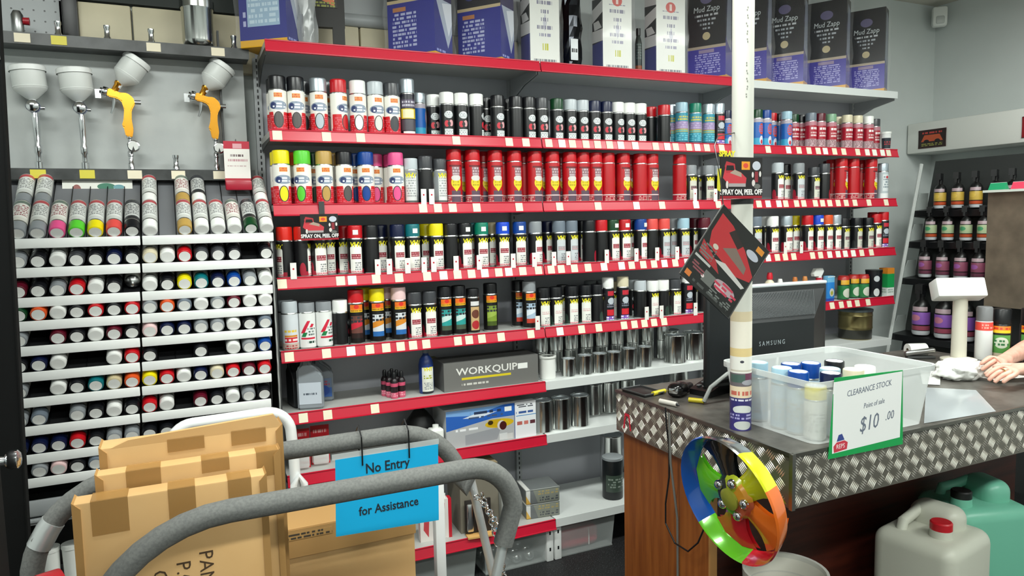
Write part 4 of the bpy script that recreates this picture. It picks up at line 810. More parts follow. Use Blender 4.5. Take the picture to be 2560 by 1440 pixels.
for i, (px, lab) in enumerate(((2108, 'green and red drink tin beside the blue wipes pack'), (2133, 'green tin with pale splash and yellow band'), (2158, 'green and red drink tin beside a black tub'))):
    x = xat(px, 3.05+(i % 2)*.03, z4+.06); t = thing('green_tin', lab, 'tin', (x, 3.05+(i % 2)*.03, z4)); ob('body', MB().lathe([(.0005, 0), (.030, 0), (.033, .004), (.033, .13), (.028, .137)], 20).mesh(pmat('green tin print', '1c2a20', gpr)), t); ob('lid', MB().lathe([(.029, .136), (.029, .142), (.0005, .142)], 18).mesh(mat('red lid', 'b02a28', .4)), t)
x = xat(2184, 3.06, z4+.06); t = thing('black_tub', 'black tub with white graphics near the shelf end', 'tub', (x, 3.06, z4)); ob('body', MB().lathe([(.0005, 0), (.045, 0), (.047, .004), (.047, .15)], 22).mesh(pmat('black tub print', '14161c', [('e', .42, .75, .06, .12, 'c8ccd0'), ('e', .42, .2, .06, .16, 'd8dcdc')])), t); ob('lid', MB().lathe([(.049, .15), (.049, .165), (.0005, .166)], 22).mesh(blackp), t)
x = xat(2216, 3.06, z4+.06); t = thing('green_carton', 'green and white carton at the wall end of the shelf', 'box', (x, 3.06, z4)); ob('carton', MB().box((0, 0, .085), (.06, .06, .17)).mesh(pmat('green carton print', '1f9a50', [('r', 0, 1, 0, .3, 'dfe4e0'), ('r', 0, 1, .8, 1, 'd8882a'), ('t', .1, .9, .1, .26, 2, 14, '88a090')])), t); ob('flap', MB().box((0, 0, .1705), (.06, .06, .001)).mesh(mat('orange flap', 'd8782a', .5)), t)
# white bucket at the end of the first can shelf, silver can etc.
z1 = SH['S1']+.0005; x = BX[3]-.032; t = thing('white_pail', 'small white pail with dark printed label at the shelf end', 'pail', (3.912, 3.055, z1)); ob('pail', MB().lathe([(.0005, 0), (.024, 0), (.029, .10), (.030, .104)], 22).mesh(pmat('pail print', 'e6e8e6', [('r', .2, .8, .12, .72, '2a3038'), ('t', .3, .7, .3, .55, 2, 20, 'b03a40')])), t); ob('lid', MB().lathe([(.031, .10), (.031, .112), (.0005, .113)], 22).mesh(whitep), t)
# big brass tin on the lower far shelf
x = xat(2138, 3.12, z5+.1); t = thing('brass_tin', 'large brass-coloured tin with dark lower band behind the monitor', 'tin', (x, 3.12, z5))
ob('body', MB().lathe([(.0005, 0), (.092, 0), (.095, .004), (.095, .06, 1), (.099, .07, 0), (.097, .078), (.097, .14), (.099, .145), (.097, .15), (.097, .172)], 32).mesh(mat('brass tin', '94885c', .3, .8), mat('dark tin band', '3c3c36', .4, .4)), t); ob('lid', MB().lathe([(.101, .17), (.101, .182), (.09, .186), (.0005, .186)], 32).mesh(mat('grey tin lid', '6c787c', .4, .3)), t)
xz = xat(1527, 3.0, .35); t = thing('dark_paint_tin', 'tall dark tin with green label at the counter end of the bottom shelf', 'tin', (xat(1534, 3.02, z7+.1), 3.03, z7))
ob('body', MB().lathe([(.0005, 0), (.05, 0), (.052, .004), (.052, .2), (.05, .205)], 24).mesh(pmat('dark tin print', '14181a', [('r', .3, .7, .2, .62, '3c4a40'), ('t', .34, .66, .3, .55, 4, 24, '8a968c')])), t); ob('lid', MB().lathe([(.052, .2), (.053, .212), (.048, .215), (.0005, .212)], 24).mesh(mat('tin lid', 'c9d0d4')), t)
tin_can(1528, 3.22, z7, .06, .26, None, 'tall bright drum behind the dark tin on the bottom shelf')
# ------------------------------------------------------------------ counter
CX, CY, CT = 1.467, 1.405, .98; CX1, CYB = 3.15, 2.27; CA = .824
plate = mat('tread plate', '8b867c', .36, .75); bright = mat('tread bars', 'fffaf0', .3, .8)
woodl = mat('orange wood veneer', '9c5a26', .4, noise=(5, '7c4018', .35, .7, (9, 9, .6))); woodd = mat('dark red wood', '4a1c10', .45, noise=(5, '2f0f09', .35, .7, (.7, 9, 9)))
ct = thing('shop_counter', 'shop counter with tread plate edge and wooden panels', 'counter', (CX, CY, 0))
ob('worktop', MB().box(((CX1-CX)/2, (CYB-CY)/2, CT-.012), (CX1-CX, CYB-CY, .024)).mesh(mat('worn steel top', '77746e', .42, .6, noise=(14, '5c5954', .4, .65))), ct)
ap = ob('apron', MB().box(((CX1-CX)/2, .002, (CA+CT-.024)/2), (CX1-CX, .004, CT-.024-CA)).mesh(plate), ct)
al = ob('apron', MB().box((.002, (CYB-CY)/2+.004, (CA+CT-.024)/2), (.004, CYB-CY-.008, CT-.024-CA)).mesh(plate), ct)
ob('edge_trim', MB().box((-.002, -.002, (CA+CT)/2), (.012, .012, CT-CA)).mesh(mat('folded steel edge', 'b4b2ac', .3, 1)), ct)
ob('edge_trim', MB().box(((CX1-CX)/2, -.002, CT-.004), (CX1-CX, .008, .010)).box((-.002, (CYB-CY)/2, CT-.004), (.008, CYB-CY, .010)).mesh(mat('folded steel edge dark', '8a8780', .35, 1)), ct)
def bars(L_, nrow, side):
    m = MB(); c = .0365
    for i in range(int(L_/c)):
        for j in range(nrow):
            a = 55 if (i+j) % 2 == 0 else -40
            for k in range(5):
                o = (k-2)*.0066; ang = math.radians(a)
                cx, cz = (i+.5)*c, CA+.004+(j+.5)*c
                px_, pz_ = cx-math.sin(ang)*o, cz+math.cos(ang)*o
                le, wd, h = .015, .0022, .0016
                e = Vector((math.cos(ang), 0, math.sin(ang))); n = Vector((-math.sin(ang), 0, math.cos(ang))); b0 = Vector((px_, 0, pz_)); y = Vector((0, -1, 0))
                V = [b0-e*le, b0-n*wd, b0+e*le, b0+n*wd, b0-e*le*.7+y*h, b0+e*le*.7+y*h]
                if side: V = [Vector((v.y, L_-v.x, v.z)) for v in V]
                m.add([v[:] for v in V], [(0, 1, 4), (1, 5, 4), (1, 2, 5), (2, 3, 5), (3, 4, 5), (3, 0, 4)])
    return m.mesh(bright)
o = ob('tread_bars', bars(CX1-CX, 4, False), ct, (0, -.0002, 0)); o['kind'] = 'stuff'
o = ob('tread_bars', bars(CYB-CY, 4, True), ct, (-.0002, 0, 0)); o['kind'] = 'stuff'
ob('side_panel', MB().box((.045, (1.78-CY+CYB-CY)/2, CA/2), (.025, CYB-1.78, CA)).mesh(woodl), ct)
ob('panel_edge', MB().box((.045, 1.776-CY, CA/2), (.028, .008, CA)).mesh(mat('pale wood edge', 'b0804a', .5)), ct)
ob('front_panel', MB().box(((CX1-CX)/2+.02, 1.80-CY, CA/2), (CX1-CX-.08, .02, CA)).mesh(woodd), ct)
ob('shelf_board', MB().box(((CX1-CX)/2+.03, 2.03-CY, .42), (CX1-CX-.09, .42, .02)).mesh(woodd), ct)
# red tape, cable
ob('tape_mark', MB().prism([(0, 0), (.008, 0), (.018, .05), (.034, .05), (.044, 0), (.052, 0), (.04, .06), (.012, .06)], -.0004, .0002, Matrix.Translation((-.003, 2.22-CY, CA+.02)) @ Matrix.Rotation(-PI/2, 4, 'Z')).mesh(mat('red tape', 'd42038', .4)), ct)
cp = [aty(1690, 1040, 1.93)]
cable_pts = [(-.012, y-CY, z) for y, z in ((1.95, .985), (1.945, .93), (1.93, .85), (1.93, .75), (1.95, .65), (1.95, .58), (1.90, .53), (1.83, .53), (1.78, .58), (1.74, .66))]
ob('cable', MB().tube(cable_pts, .003, 8).mesh(blackp), ct)
ob('cable', MB().tube([(-.012+.0, 1.93-CY, .97), (-.010, 1.925-CY, .8), (.022, 1.93-CY, .6), (.024, 1.93-CY, .3), (.024, 1.93-CY, .02)], .004, 8).mesh(mat('grey cable', '6c6c68', .5)), ct)
# ------------------------------------------------------------------ white pipe beside the counter edge
PX, PY, PR = 1.513, 1.655, .031
pp = thing('white_pipe', 'tall white plastic pipe standing on the counter edge, plastered with stickers', 'pipe', (PX, PY, CT+.0005))
ob('pipe', MB().lathe([(PR, 0), (PR, CEIL-CT-.002)], 28).mesh(mat('pvc white', 'cfcfc6', .4)), pp)
prt = MB()
for k in range(46):
    if k % 7 in (5, 6): continue
    a = -1.95+random.uniform(-.03, .03); z = .98+k*.022
    for q in range(2):
        aa = a+random.uniform(-.08, .08); zz = z+q*.007; r = PR+.0004
        prt.add([(r*math.cos(aa-.05), r*math.sin(aa-.05), zz), (r*math.cos(aa+.05), r*math.sin(aa+.05), zz), (r*math.cos(aa+.05), r*math.sin(aa+.05), zz+.0045), (r*math.cos(aa-.05), r*math.sin(aa-.05), zz+.0045)], [(0, 1, 2, 3)])
ob('printed_line', prt.mesh(mat('grey print', '7c7c74', .6)), pp)
def sticker(z0, z1, m, name='sticker', e=.0006): ob(name, MB().lathe([(PR+e, z0), (PR+e, z1)], 28).mesh(m), pp)
sticker(.0, .055, pmat('sticker purple', '3a3478', [('t', .2, .6, .6, .95, 2, 30, 'a8a4d0'), ('e', .42, .3, .14, .24, 'c8ccc8')]))
sticker(.055, .10, pmat('sticker dark blue', '34306c', [('t', .2, .7, .75, .95, 1, 40, 'd8d8e4'), ('e', .42, .2, .16, .3, 'd4d8d4')]))
sticker(.10, .135, pmat('sticker cream red', 'e4d2b4', [('t', .22, .62, .1, .7, 1, 22, 'c86a5a')]))
sticker(.135, .175, pmat('sticker photo', '6c6468', [('r', .2, .45, .3, .9, '4a6058'), ('r', .45, .7, .5, 1, '6a3a50'), ('e', .5, .3, .1, .2, 'a0a0a8')]))
sticker(.175, .225, pmat('sticker pale', 'e8e6de', [('r', .2, .7, .1, .2, 'c8c0b0'), ('e', .4, .7, .03, .08, '40404a')]))
sticker(.225, .25, mat('masking tape', 'dcc48c', .6)); sticker(.25, .33, mat('torn paper', 'e6dfd0', .7), 'torn_paper'); sticker(.33, .36, mat('old tape', 'cfc0a0', .6), 'tape')
# peel-off sign fixed to the pipe and its twin on the shelf
def peel_sign(loc, rz, w, h, lab, rot=None):
    t = thing('peel_off_sign', lab, 'sign', loc, rz, rot=rot)
    L_ = [('p', [(.06, .50), (.16, .38), (.60, .34), (.62, .50), (.48, .64), (.12, .78)], 'c83a44'), ('p', [(.10, .78), (.14, .62), (.36, .64), (.34, .84), (.14, .90)], 'b03038'), ('p', [(.13, .68), (.33, .68), (.31, .80), (.15, .80)], '1a1416'), ('p', [(.22, .62), (.50, .52), (.50, .62), (.34, .70)], 'a89888'), ('r', .20, .60, .29, .37, 'a8a0a0'), ('e', .16, .34, .03, .09, 'd8d0cc'),
          ('r', .50, .70, .70, .90, 'e89a28'), ('e', .60, .80, .06, .06, 'd84a3a'), ('e', .86, .80, .10, .11, 'c4c8d4'), ('r', .82, .90, .40, .66, '8a2a34'), ('e', .77, .58, .025, .07, 'e0dcd8'), ('e', .95, .60, .025, .07, 'e0dcd8'), ('e', .79, .38, .04, .08, 'd8d0cc'), ('e', .88, .30, .08, .06, '6a6a66'), ('r', 0, 1, 0, .07, 'a01a2a')]
    ob('sheet', MB().box((0, 0, h/2), (w, .003, h), mi={'f': 0, '*': 1}).mesh(pmat('peel off sign print', '1c1718', L_, .3), blackp), t)
    ob('lettering', text_mesh('SPRAY ON, PEEL OFF', .021*w/.155, mat('white lettering', 'f0eeea', .5), .0003, None, 0, .80, bold=.0006), t, (0, -.0018, h*.155))
    return t
t = peel_sign((1.477, PY-PR-.004, 1.672), 0, .155, .118, 'black sign with red car strapped to the white pipe')
ob('strap', MB().lathe([(PR+.0012, -.015), (PR+.0012, .0)], 24, Matrix.Translation((PX-1.477, PR+.004, 0))).mesh(blackp), t)
ob('header', text_mesh('SPRAY', .022, YEL, .0004, None, .1, .9, bold=.001), t, (-.055, -.002, .126))
ob('yellow_panel', MB().prism([(-.088, .025), (-.078, .02), (-.074, .085), (-.086, .085)], -.002, 0).mesh(mat('yellow panel', 'd2c822', .4)), t)
p = aty(800, 600, 2.985); t = peel_sign((p.x, 2.982, p.z), 0, .15, .105, 'black sign with red car clipped to the shelf edge under the enamel cans')
ob('clip', MB().box((.012, .002, .125), (.022, .004, .06)).mesh(darkgrey), t)
# diamond-hung poster
A, B_, D_ = aty(1808, 512, 1.5), aty(1922, 630, 1.5), aty(1721, 700, 1.5)
ang = math.atan2(B_.z-A.z, B_.x-A.x); wP = (B_-A).length; hP = (D_-A).length
t = thing('hanging_poster', 'glossy black poster with red sports car hung by one corner', 'poster', (A.x, 1.5, A.z))
Mp = Matrix.Rotation(-ang, 4, 'Y')
PL = [('p', [(.06, .66), (.14, .50), (.72, .44), (.98, .52), (.98, .60), (.66, .78), (.30, .90), (.06, .92)], 'b82a30'), ('p', [(.30, .80), (.55, .72), (.60, .80), (.36, .88)], '2a1a18'), ('p', [(.34, .60), (.84, .54), (.82, .62), (.52, .72)], '7c6a60'), ('p', [(.30, .42), (.92, .38), (.96, .42), (.5, .48)], 'c8c4c0'), ('e', .24, .55, .05, .03, 'c8c0b0'),
      ('p', [(.02, .52), (.06, .36), (.5, .32), (.36, .42)], 'a82a30'), ('r', .80, .94, .88, .95, 'd88a2c'), ('e', .80, .80, .12, .05, 'b8bcc8'), ('t', .04, .3, .36, .52, 5, 10, '70706c'), ('r', .03, .33, .30, .33, 'b8b8b4'), ('e', .70, .24, .20, .06, 'b09aa0'), ('e', .62, .20, .1, .04, 'c8b4b8'), ('t', .50, .94, .16, .30, 3, 9, 'c03a50'),
      ('r', .3, .5, .12, .26, '6a6c68'), ('e', .30, .17, .03, .02, 'e0d0d0'), ('r', .04, .14, .045, .11, 'd87a34'), ('t', .06, .3, .16, .26, 3, 8, '8a4a50'), ('t', .2, .9, .03, .08, 1, 10, '4a4c4a'), ('t', .5, .92, .06, .14, 3, 12, '707470')]
ob('sheet', MB().box((wP/2, 0, -hP/2), (wP, .003, hP), Mp, {'f': 0, '*': 1}).mesh(pmat('poster print', '171614', PL, .22, coat=.4), blackp), t)
ob('edge_binding', MB().tube([Mp @ Vector(q) for q in ((0, 0, 0), (wP, 0, 0), (wP, 0, -hP), (0, 0, -hP))], .0028, 6, closed=True).mesh(mat('grey binding', '3c3d3b', .3)), t)
ob('string', MB().tube([(0, 0, 0), aty(1800, 440, 1.53)-A, aty(1786, 365, 1.57)-A, aty(1795, 340, 1.61)-A, Vector((PX-.03, PY, aty(1800, 330, 1.65).z))-A], .0016, 6).mesh(blackp), t)
# ------------------------------------------------------------------ clear tub of clearance cans
frost = mat('frosted tub plastic', 'e6eae8', .3, alpha=.6)
t = thing('clearance_tub', 'frosted clear plastic tub on the counter holding loose spray cans', 'tub', (1.803, 1.597, CT+.0005))
def tub_mesh(w, d, w2, d2, h):
    m = MB(); r = .03; n = 5
    def ring(W_, D_, z, rr):
        o = []
        for cx, cy, a0 in ((W_/2-rr, D_/2-rr, 0), (-W_/2+rr, D_/2-rr, 90), (-W_/2+rr, -D_/2+rr, 180), (W_/2-rr, -D_/2+rr, 270)):
            for k in range(n): a = math.radians(a0+90*k/(n-1)); o.append((cx+rr*math.cos(a), cy+rr*math.sin(a), z))
        return o
    R_ = [ring(w2, d2, 0, r), ring(w, d, h, r), ring(w+.014, d+.014, h+.001, r+.006), ring(w+.014, d+.014, h-.016, r+.006)]
    V = [p for q in R_ for p in q]; N_ = 4*n
    m.add(V, [(k*N_+j, k*N_+(j+1) % N_, (k+1)*N_+(j+1) % N_, (k+1)*N_+j) for k in range(3) for j in range(N_)]+[tuple(range(N_-1, -1, -1))], smooth=True)
    return m.mesh(frost, sharp=30)
ob('tub', tub_mesh(.50, .375, .455, .335, .183), t)
cans_in = [(1978, 905, 'b'), (2026, 903, 'b'), (1976, 936, 'b'), (2027, 942, 'n'), (2086, 898, 'k'), (2080, 917, 'i'), (2131, 918, 'c'), (2160, 912, 'w')]
k_ = 0; pos = []
for px, py, c in cans_in:
    q = atz(px, py, CT+.19); pos.append([q.x, q.y, c])
pos += [[1.615, 1.47, 'y'], [1.60, 1.60, 'i'], [1.60, 1.70, 'i']]
for it in range(80):
    for i in range(len(pos)):
        for j in range(i):
            dx, dy = pos[i][0]-pos[j][0], pos[i][1]-pos[j][1]; d = math.hypot(dx, dy) or 1e-3
            if d < .064: e = (.064-d)/2/d; pos[i][0] += dx*e; pos[i][1] += dy*e; pos[j][0] -= dx*e; pos[j][1] -= dy*e
        pos[i][0] = min(max(pos[i][0], 1.625), 1.99); pos[i][1] = min(max(pos[i][1], 1.475), 1.72)
KIND['cl'] = (lambda c: pmat('print clearance '+('y' if c == 'y' else 'b'), 'dcdcd6' if c == 'y' else 'b8ccd8', [('t', .2, .8, .2, .7, 6, 30, 'b8b8b4')]), .031, .135, .048, 'pale clearance can', 0)
for x, y, c in pos:
    lab = {'b': 'blue-capped can', 'n': 'navy-capped can', 'k': 'black-capped can', 'i': 'pale blue-capped can', 'c': 'cream-capped can', 'w': 'white-capped can', 'y': 'yellow-capped can'}[c]+' standing in the frosted clearance tub'
    o = make_can('cl', c, (x, y, CT+.002), random.uniform(-60, 60), lab, lab); o.scale = (1, 1, .84 if c == 'y' else 1)
    ob('cap_top', MB().lathe([(.026, .1832), (.0005, .1842)], 20).mesh(mat('cap top white', 'e0e8ee', .3)), o)
# clearance sign
a, b, c_, d_ = aty(2086, 945, 1.397), aty(2256, 925, 1.397), aty(2256, 1110, 1.397), aty(2070, 1148, 1.397)
t = thing('clearance_sign', 'handwritten white clearance price sign with green border', 'sign', ((a.x+b.x)/2, 1.3965, (a.z+d_.z)/2))
O = Vector(((a.x+b.x)/2, 1.3965, (a.z+d_.z)/2)); w = (b.x-a.x+c_.x-d_.x)/2; h = a.z-d_.z
ob('sheet', MB().prism([(p.x-O.x, p.z-O.z) for p in (d_, c_, b, a)], -.0008, .0008).mesh(pmat('clearance sheet', '10a050', [('p', [(.045, .07), (.955, .10), (.965, .955), (.05, .95)], 'f2f3f1')], .5)), t)
ink = mat('blue-grey ink', '6c7484', .6)
for s_, sz, x, z, sh in (('CLEARANCE STOCK', .024, -.0, .068, .2), ('Point of sale', .021, .02, .022, .25), ('$10', .062, .0, -.033, .25), ('.00', .036, .085, -.022, .25)):
    ob('lettering', text_mesh(s_, sz, ink, .0002, None, sh, .82), t, (x, -.0011, z), (0, -.07, 0))
ob('emblem', MB().prism([(-.135, -.098), (-.085, -.094), (-.082, -.075), (-.095, -.068), (-.125, -.070), (-.137, -.08)], -.0012, -.0009).mesh(mat('red emblem', 'd03a4c', .5)), t)
ob('emblem', MB().prism([(-.125, -.068), (-.095, -.066), (-.105, -.048), (-.118, -.050)], -.0012, -.0009).mesh(mat('blue emblem', '3a4a90', .5)), t)
ob('lettering', text_mesh('REPS', .018, mat('white ink', 'f4ecec', .5), .0002, None, 0, .9), t, (-.110, -.0014, -.083))
# ------------------------------------------------------------------ monitor seen from behind
mx = (atz(1930, 900, 1.15)); 
t = thing('monitor', 'black flat monitor seen from the back, with vent slots', 'monitor', (1.915, 1.965, CT+.0005), math.radians(-3))
mb_ = mat('monitor black', '15191b', .38); mw = .54
def frustum(m, w0, h0, z0, y0, w1, h1, z1, y1, mi=0):
    V = [(-w0/2, y0, z0), (w0/2, y0, z0), (w0/2, y0, z0+h0), (-w0/2, y0, z0+h0), (-w1/2, y1, z1), (w1/2, y1, z1), (w1/2, y1, z1+h1), (-w1/2, y1, z1+h1)]
    m.add(V, [(0, 1, 2, 3), (1, 0, 4, 5), (2, 1, 5, 6), (3, 2, 6, 7), (0, 3, 7, 4), (7, 6, 5, 4)], mi)
m = MB(); frustum(m, .30, .17, .10, -.075, mw-.02, .315, .055, -.012); ob('rear_shell', m.mesh(mb_), t)
ob('bezel', MB().rbox((0, .0, .215), (mw, .026, .345), .008).mesh(mb_), t)
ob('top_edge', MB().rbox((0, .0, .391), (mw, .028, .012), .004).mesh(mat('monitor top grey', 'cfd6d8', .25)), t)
vm = MB()
for k in range(56):
    x = -.20+k*.4/55
    yt, yb = -.034, -.066
    vm.add([(x-.0013, -.0165, .366), (x+.0013, -.0165, .366), (x*.78+.0013, -.0712, .285), (x*.78-.0013, -.0712, .285)], [(3, 2, 1, 0)])
ob('vent', vm.mesh(mat('vent slot', '3a4042', .5)), t)
ob('lettering', text_mesh('S A M S U N G', .023, mat('grey lettering', '9aa4a8', .4), .0003, None, 0, .8), t, (-.04, -.0755, .195))
ob('neck', MB().rbox((0, -.02, .06), (.09, .05, .12), .01).mesh(mb_), t); ob('foot', MB().rbox((0, .0, .008), (.24, .17, .014), .006).mesh(mb_), t)
ob('screen', MB().box((0, .0135, .215), (mw-.04, .001, .30)).mesh(mat('screen glass', '0a0c10', .1)), t)
ob('cable', MB().tube([(-.02, -.08, .14), (-.05, -.11, .12), (-.06, -.12, .06), (-.05, -.10, .01)], .005, 8).mesh(mat('grey cable', '6c6c68')), t)
ob('cable', MB().tube([(-.15, -.05, .12), (-.22, -.06, .10), (-.29, -.06, .06), (-.31, -.05, .01)], .007, 8).mesh(mat('grey cable light', '8c8f8c', .5)), t)
# clutter on the counter
q = atz(1695, 990, CT)
t = thing('barcode_scanner', 'shiny black hand scanner lying on the counter', 'scanner', (q.x, q.y, CT+.0005), .5)
ob('head', MB().rbox((0, 0, .025), (.085, .06, .05), .022, 4).mesh(mat('gloss black', '0d0c0d', .15)), t); ob('handle', MB().rbox((.07, .0, .016), (.09, .03, .03), .012, 3).mesh(blackp), t); ob('window', MB().rbox((-.038, 0, .026), (.012, .035, .02), .004).mesh(chrome), t)
q = atz(1780, 985, CT)
t = thing('card_terminal', 'black wedge-shaped card terminal behind the pipe', 'card terminal', (q.x+.03, q.y+.02, CT+.0005), .25)
ob('body', MB().prism([(-.09, 0), (.09, 0), (.09, .055), (.06, .06), (-.09, .02)], -.045, .045).mesh(blackp), t)
km = MB()
for i in range(4):
    for j in range(3): km.box((-.06+i*.028, -.025+j*.025, .031+i*.0075), (.016, .014, .004))
ob('keypad', km.mesh(mat('grey keys', '6a6c6c', .5)), t)
for i, (px, py, px2, py2, c, lab) in enumerate(((1632, 985, 1662, 978, 'd0c030', 'yellow box cutter lying beside the hand scanner'), (1650, 1003, 1692, 1012, 'c9c4bc', 'pale pen lying at the counter edge'), (1722, 1000, 1760, 1004, 'b8a822', 'yellow marker pen lying beside the scanner handle'))):
    a, b = atz(px, py, CT+.008), atz(px2, py2, CT+.008)
    t = thing('pen', lab, 'pen', (a.x, a.y, CT+.0008)); v = b-a; r = .0085
    ob('barrel', MB().tube([(0, 0, r), (v.x, v.y, r)], r, 10).mesh(mat('pen '+c, c, .35)), t); ob('tip', MB().tube([(v.x, v.y, r), (v.x*1.15, v.y*1.15, r*.7)], [r*.8, .002], 8).mesh(blackp), t)
q = atz(1650, 996, CT); t = thing('flat_tray', 'dark flat pen tray on the counter corner', 'tray', (q.x-.005, q.y+.10, CT+.0005), .1); ob('tray', MB().rbox((0, 0, .004), (.09, .13, .008), .003).mesh(blackp), t); ob('lip', MB().tube([(-.045, -.065, .009), (.045, -.065, .009), (.045, .065, .009), (-.045, .065, .009)], .003, 6, closed=True).mesh(darkgrey), t)
# customer display on a post
t = thing('customer_display', 'cream customer price display on a post', 'price display', (3.03, 1.985, CT+.0005))
ob('post', MB().lathe([(.032, 0), (.030, .02), (.028, .28)], 20).mesh(mat('cream plastic', 'd9d6c6', .4)), t); ob('foot', MB().lathe([(.0005, 0), (.07, 0), (.07, .008), (.032, .016)], 24).mesh(mat('cream plastic', 'd9d6c6')), t)
ob('head', MB().rbox((0, 0, 0), (.20, .075, .085), .008, 2, Matrix.Translation((-.02, -.0, .31)) @ Matrix.Rotation(math.radians(-30), 4, 'Z') @ Matrix.Rotation(math.radians(-24), 4, 'X')).mesh(mat('pale display housing', 'dfe3df', .35)), t)
# paper roll, tape dispenser, bag, sheets
q = atz(2290, 892, CT); t = thing('paper_roll', 'white till paper roll lying on the counter', 'paper roll', (q.x, q.y, CT+.0305), -.4)
ob('roll', MB().lathe([(.010, -.04), (.03, -.04), (.03, .04), (.010, .04), (.010, -.04)], 24, Matrix.Rotation(PI/2, 4, 'Y')).mesh(whitep), t); ob('core', MB().lathe([(.0098, -.04), (.0098, .04)], 14, Matrix.Rotation(PI/2, 4, 'Y')).mesh(mat('card core', '8a7a60', .7)), t)
q = atz(2335, 900, CT); t = thing('stapler', 'grey metal stapler beside the paper roll', 'stapler', (q.x-.02, q.y+.05, CT+.0005), -.5)
ob('base', MB().rbox((0, 0, .006), (.12, .03, .012), .004).mesh(darkgrey), t); ob('arm', MB().rbox((0, 0, .03), (.13, .028, .022), .008, 3, Matrix.Rotation(-.12, 4, 'Y')).mesh(steel), t)
def sheet(corners, lab, m, name='paper_sheet'):
    P_ = [atz(px, py, CT+.003) for px, py in corners]; c = sum(P_, Vector())/4
    t = thing(name, lab, 'paper', (c.x, c.y, CT+.0006)); n = 8; V = []
    for i in range(n+1):
        for j in range(n+1):
            u, v = i/n, j/n; q = P_[0]*(1-u)*(1-v)+P_[1]*u*(1-v)+P_[2]*u*v+P_[3]*(1-u)*v-c
            V.append((q.x, q.y, .002+.004*(1+math.sin(u*9+v*4))*math.sin(PI*u)*math.sin(PI*v)))
    Fs = [(i*(n+1)+j, (i+1)*(n+1)+j, (i+1)*(n+1)+j+1, i*(n+1)+j+1) for i in range(n) for j in range(n)]
    ob('sheet', MB().add(V, Fs, smooth=True).mesh(m), t); return t
sheet([(2300, 925), (2352, 928), (2350, 962), (2306, 960)], 'blank white sheet of paper beside the clearance tub', whitep)
sheet([(2315, 968), (2440, 975), (2490, 1028), (2310, 1058)], 'clear plastic sheet lying along the counter front', mat('clear sheet', 'c4ccd0', .15, alpha=.6))
# crumpled white carrier bag
q = atz(2400, 945, CT); t = thing('carrier_bag', 'crumpled white plastic carrier bag held on the counter', 'bag', (q.x, q.y, CT+.001))
rr = random.Random(3); bmx = bmesh.new(); bmesh.ops.create_icosphere(bmx, subdivisions=4, radius=1)
from mathutils import noise as mn
for v in bmx.verts:
    n_ = mn.noise(v.co*2.3)*.34+mn.noise(v.co*5.5)*.2; v.co = v.co*(1+n_)
    v.co = Vector((v.co.x*.10, v.co.y*.07, max(0, (v.co.z+.75)*.042)))
me = bpy.data.meshes.new('carrier_bag'); bmx.to_mesh(me); bmx.free(); me.materials.append(mat('white film', 'eef0ec', .3))
for f in me.polygons: f.use_smooth = True
ob('film', me, t)
tl = MB(); V = []
for i in range(16):
    for j in range(6):
        V.append((.02+i*.028, -.03-.055*j/5*2+.01*math.sin(i)-.004*i, .012+.012*abs(math.sin(i*1.3+j))*math.sin(PI*i/15)))
tl.add(V, [(i*6+j, i*6+j+1, (i+1)*6+j+1, (i+1)*6+j) for i in range(15) for j in range(5)], smooth=True); ob('loose_end', tl.mesh(mat('white film thin', 'e4e6e0', .3, alpha=.8)), t)
# cans at the back of the counter
q = atz(2447, 905, CT); t = thing('tall_white_can', 'tall white spray can with red band and grey cap beside the price display', 'spray can', (q.x+.075, q.y+.03, CT+.0005))
ob('body', MB().lathe([(.0005, 0), (.031, 0), (.033, .004), (.033, .165), (.028, .172)], 24, vr=(0, .165)).mesh(pmat('white can red band', 'dcdedd', [('r', 0, 1, .78, 1, 'd8463a'), ('t', .3, .7, .82, .96, 2, 26, 'e8a090')])), t); ob('cap', MB().lathe([(.031, .17), (.031, .225), (.027, .23), (.0005, .23)], 24).mesh(mat('cap pewter', '7c7e80', .35)), t)
for i, px in enumerate((2501, 2572)):
    q = atz(px, 897, CT); t = thing('degreaser_can', ['tall black can with orange band and green panel beside the white can', 'tall black can with orange band and green panel at the counter end'][i], 'spray can', (q.x, q.y, CT+.0005), -1.0)
    ob('body', MB().lathe([(.0005, 0), (.035, 0), (.0375, .004), (.0375, .15), (.032, .158)], 24, vr=(0, .15)).mesh(pmat('green degreaser print', '14130f', [('r', .34, .66, .78, .98, 'e07a1c'), ('r', .34, .66, .78, .86, 'e8c022'), ('t', .36, .64, .86, .96, 1, 16, 'c03a20'), ('r', .34, .66, .05, .72, '5a9a4a'), ('e', .5, .5, .12, .16, 'd4dcc8'), ('r', .34, .66, .05, .2, 'd8c8b0'), ('t', .38, .62, .4, .6, 2, 20, '3a7a4a')])), t)
    ob('cap', MB().lathe([(.035, .155), (.035, .215), (.031, .22), (.0005, .22)], 24).mesh(blackp), t)
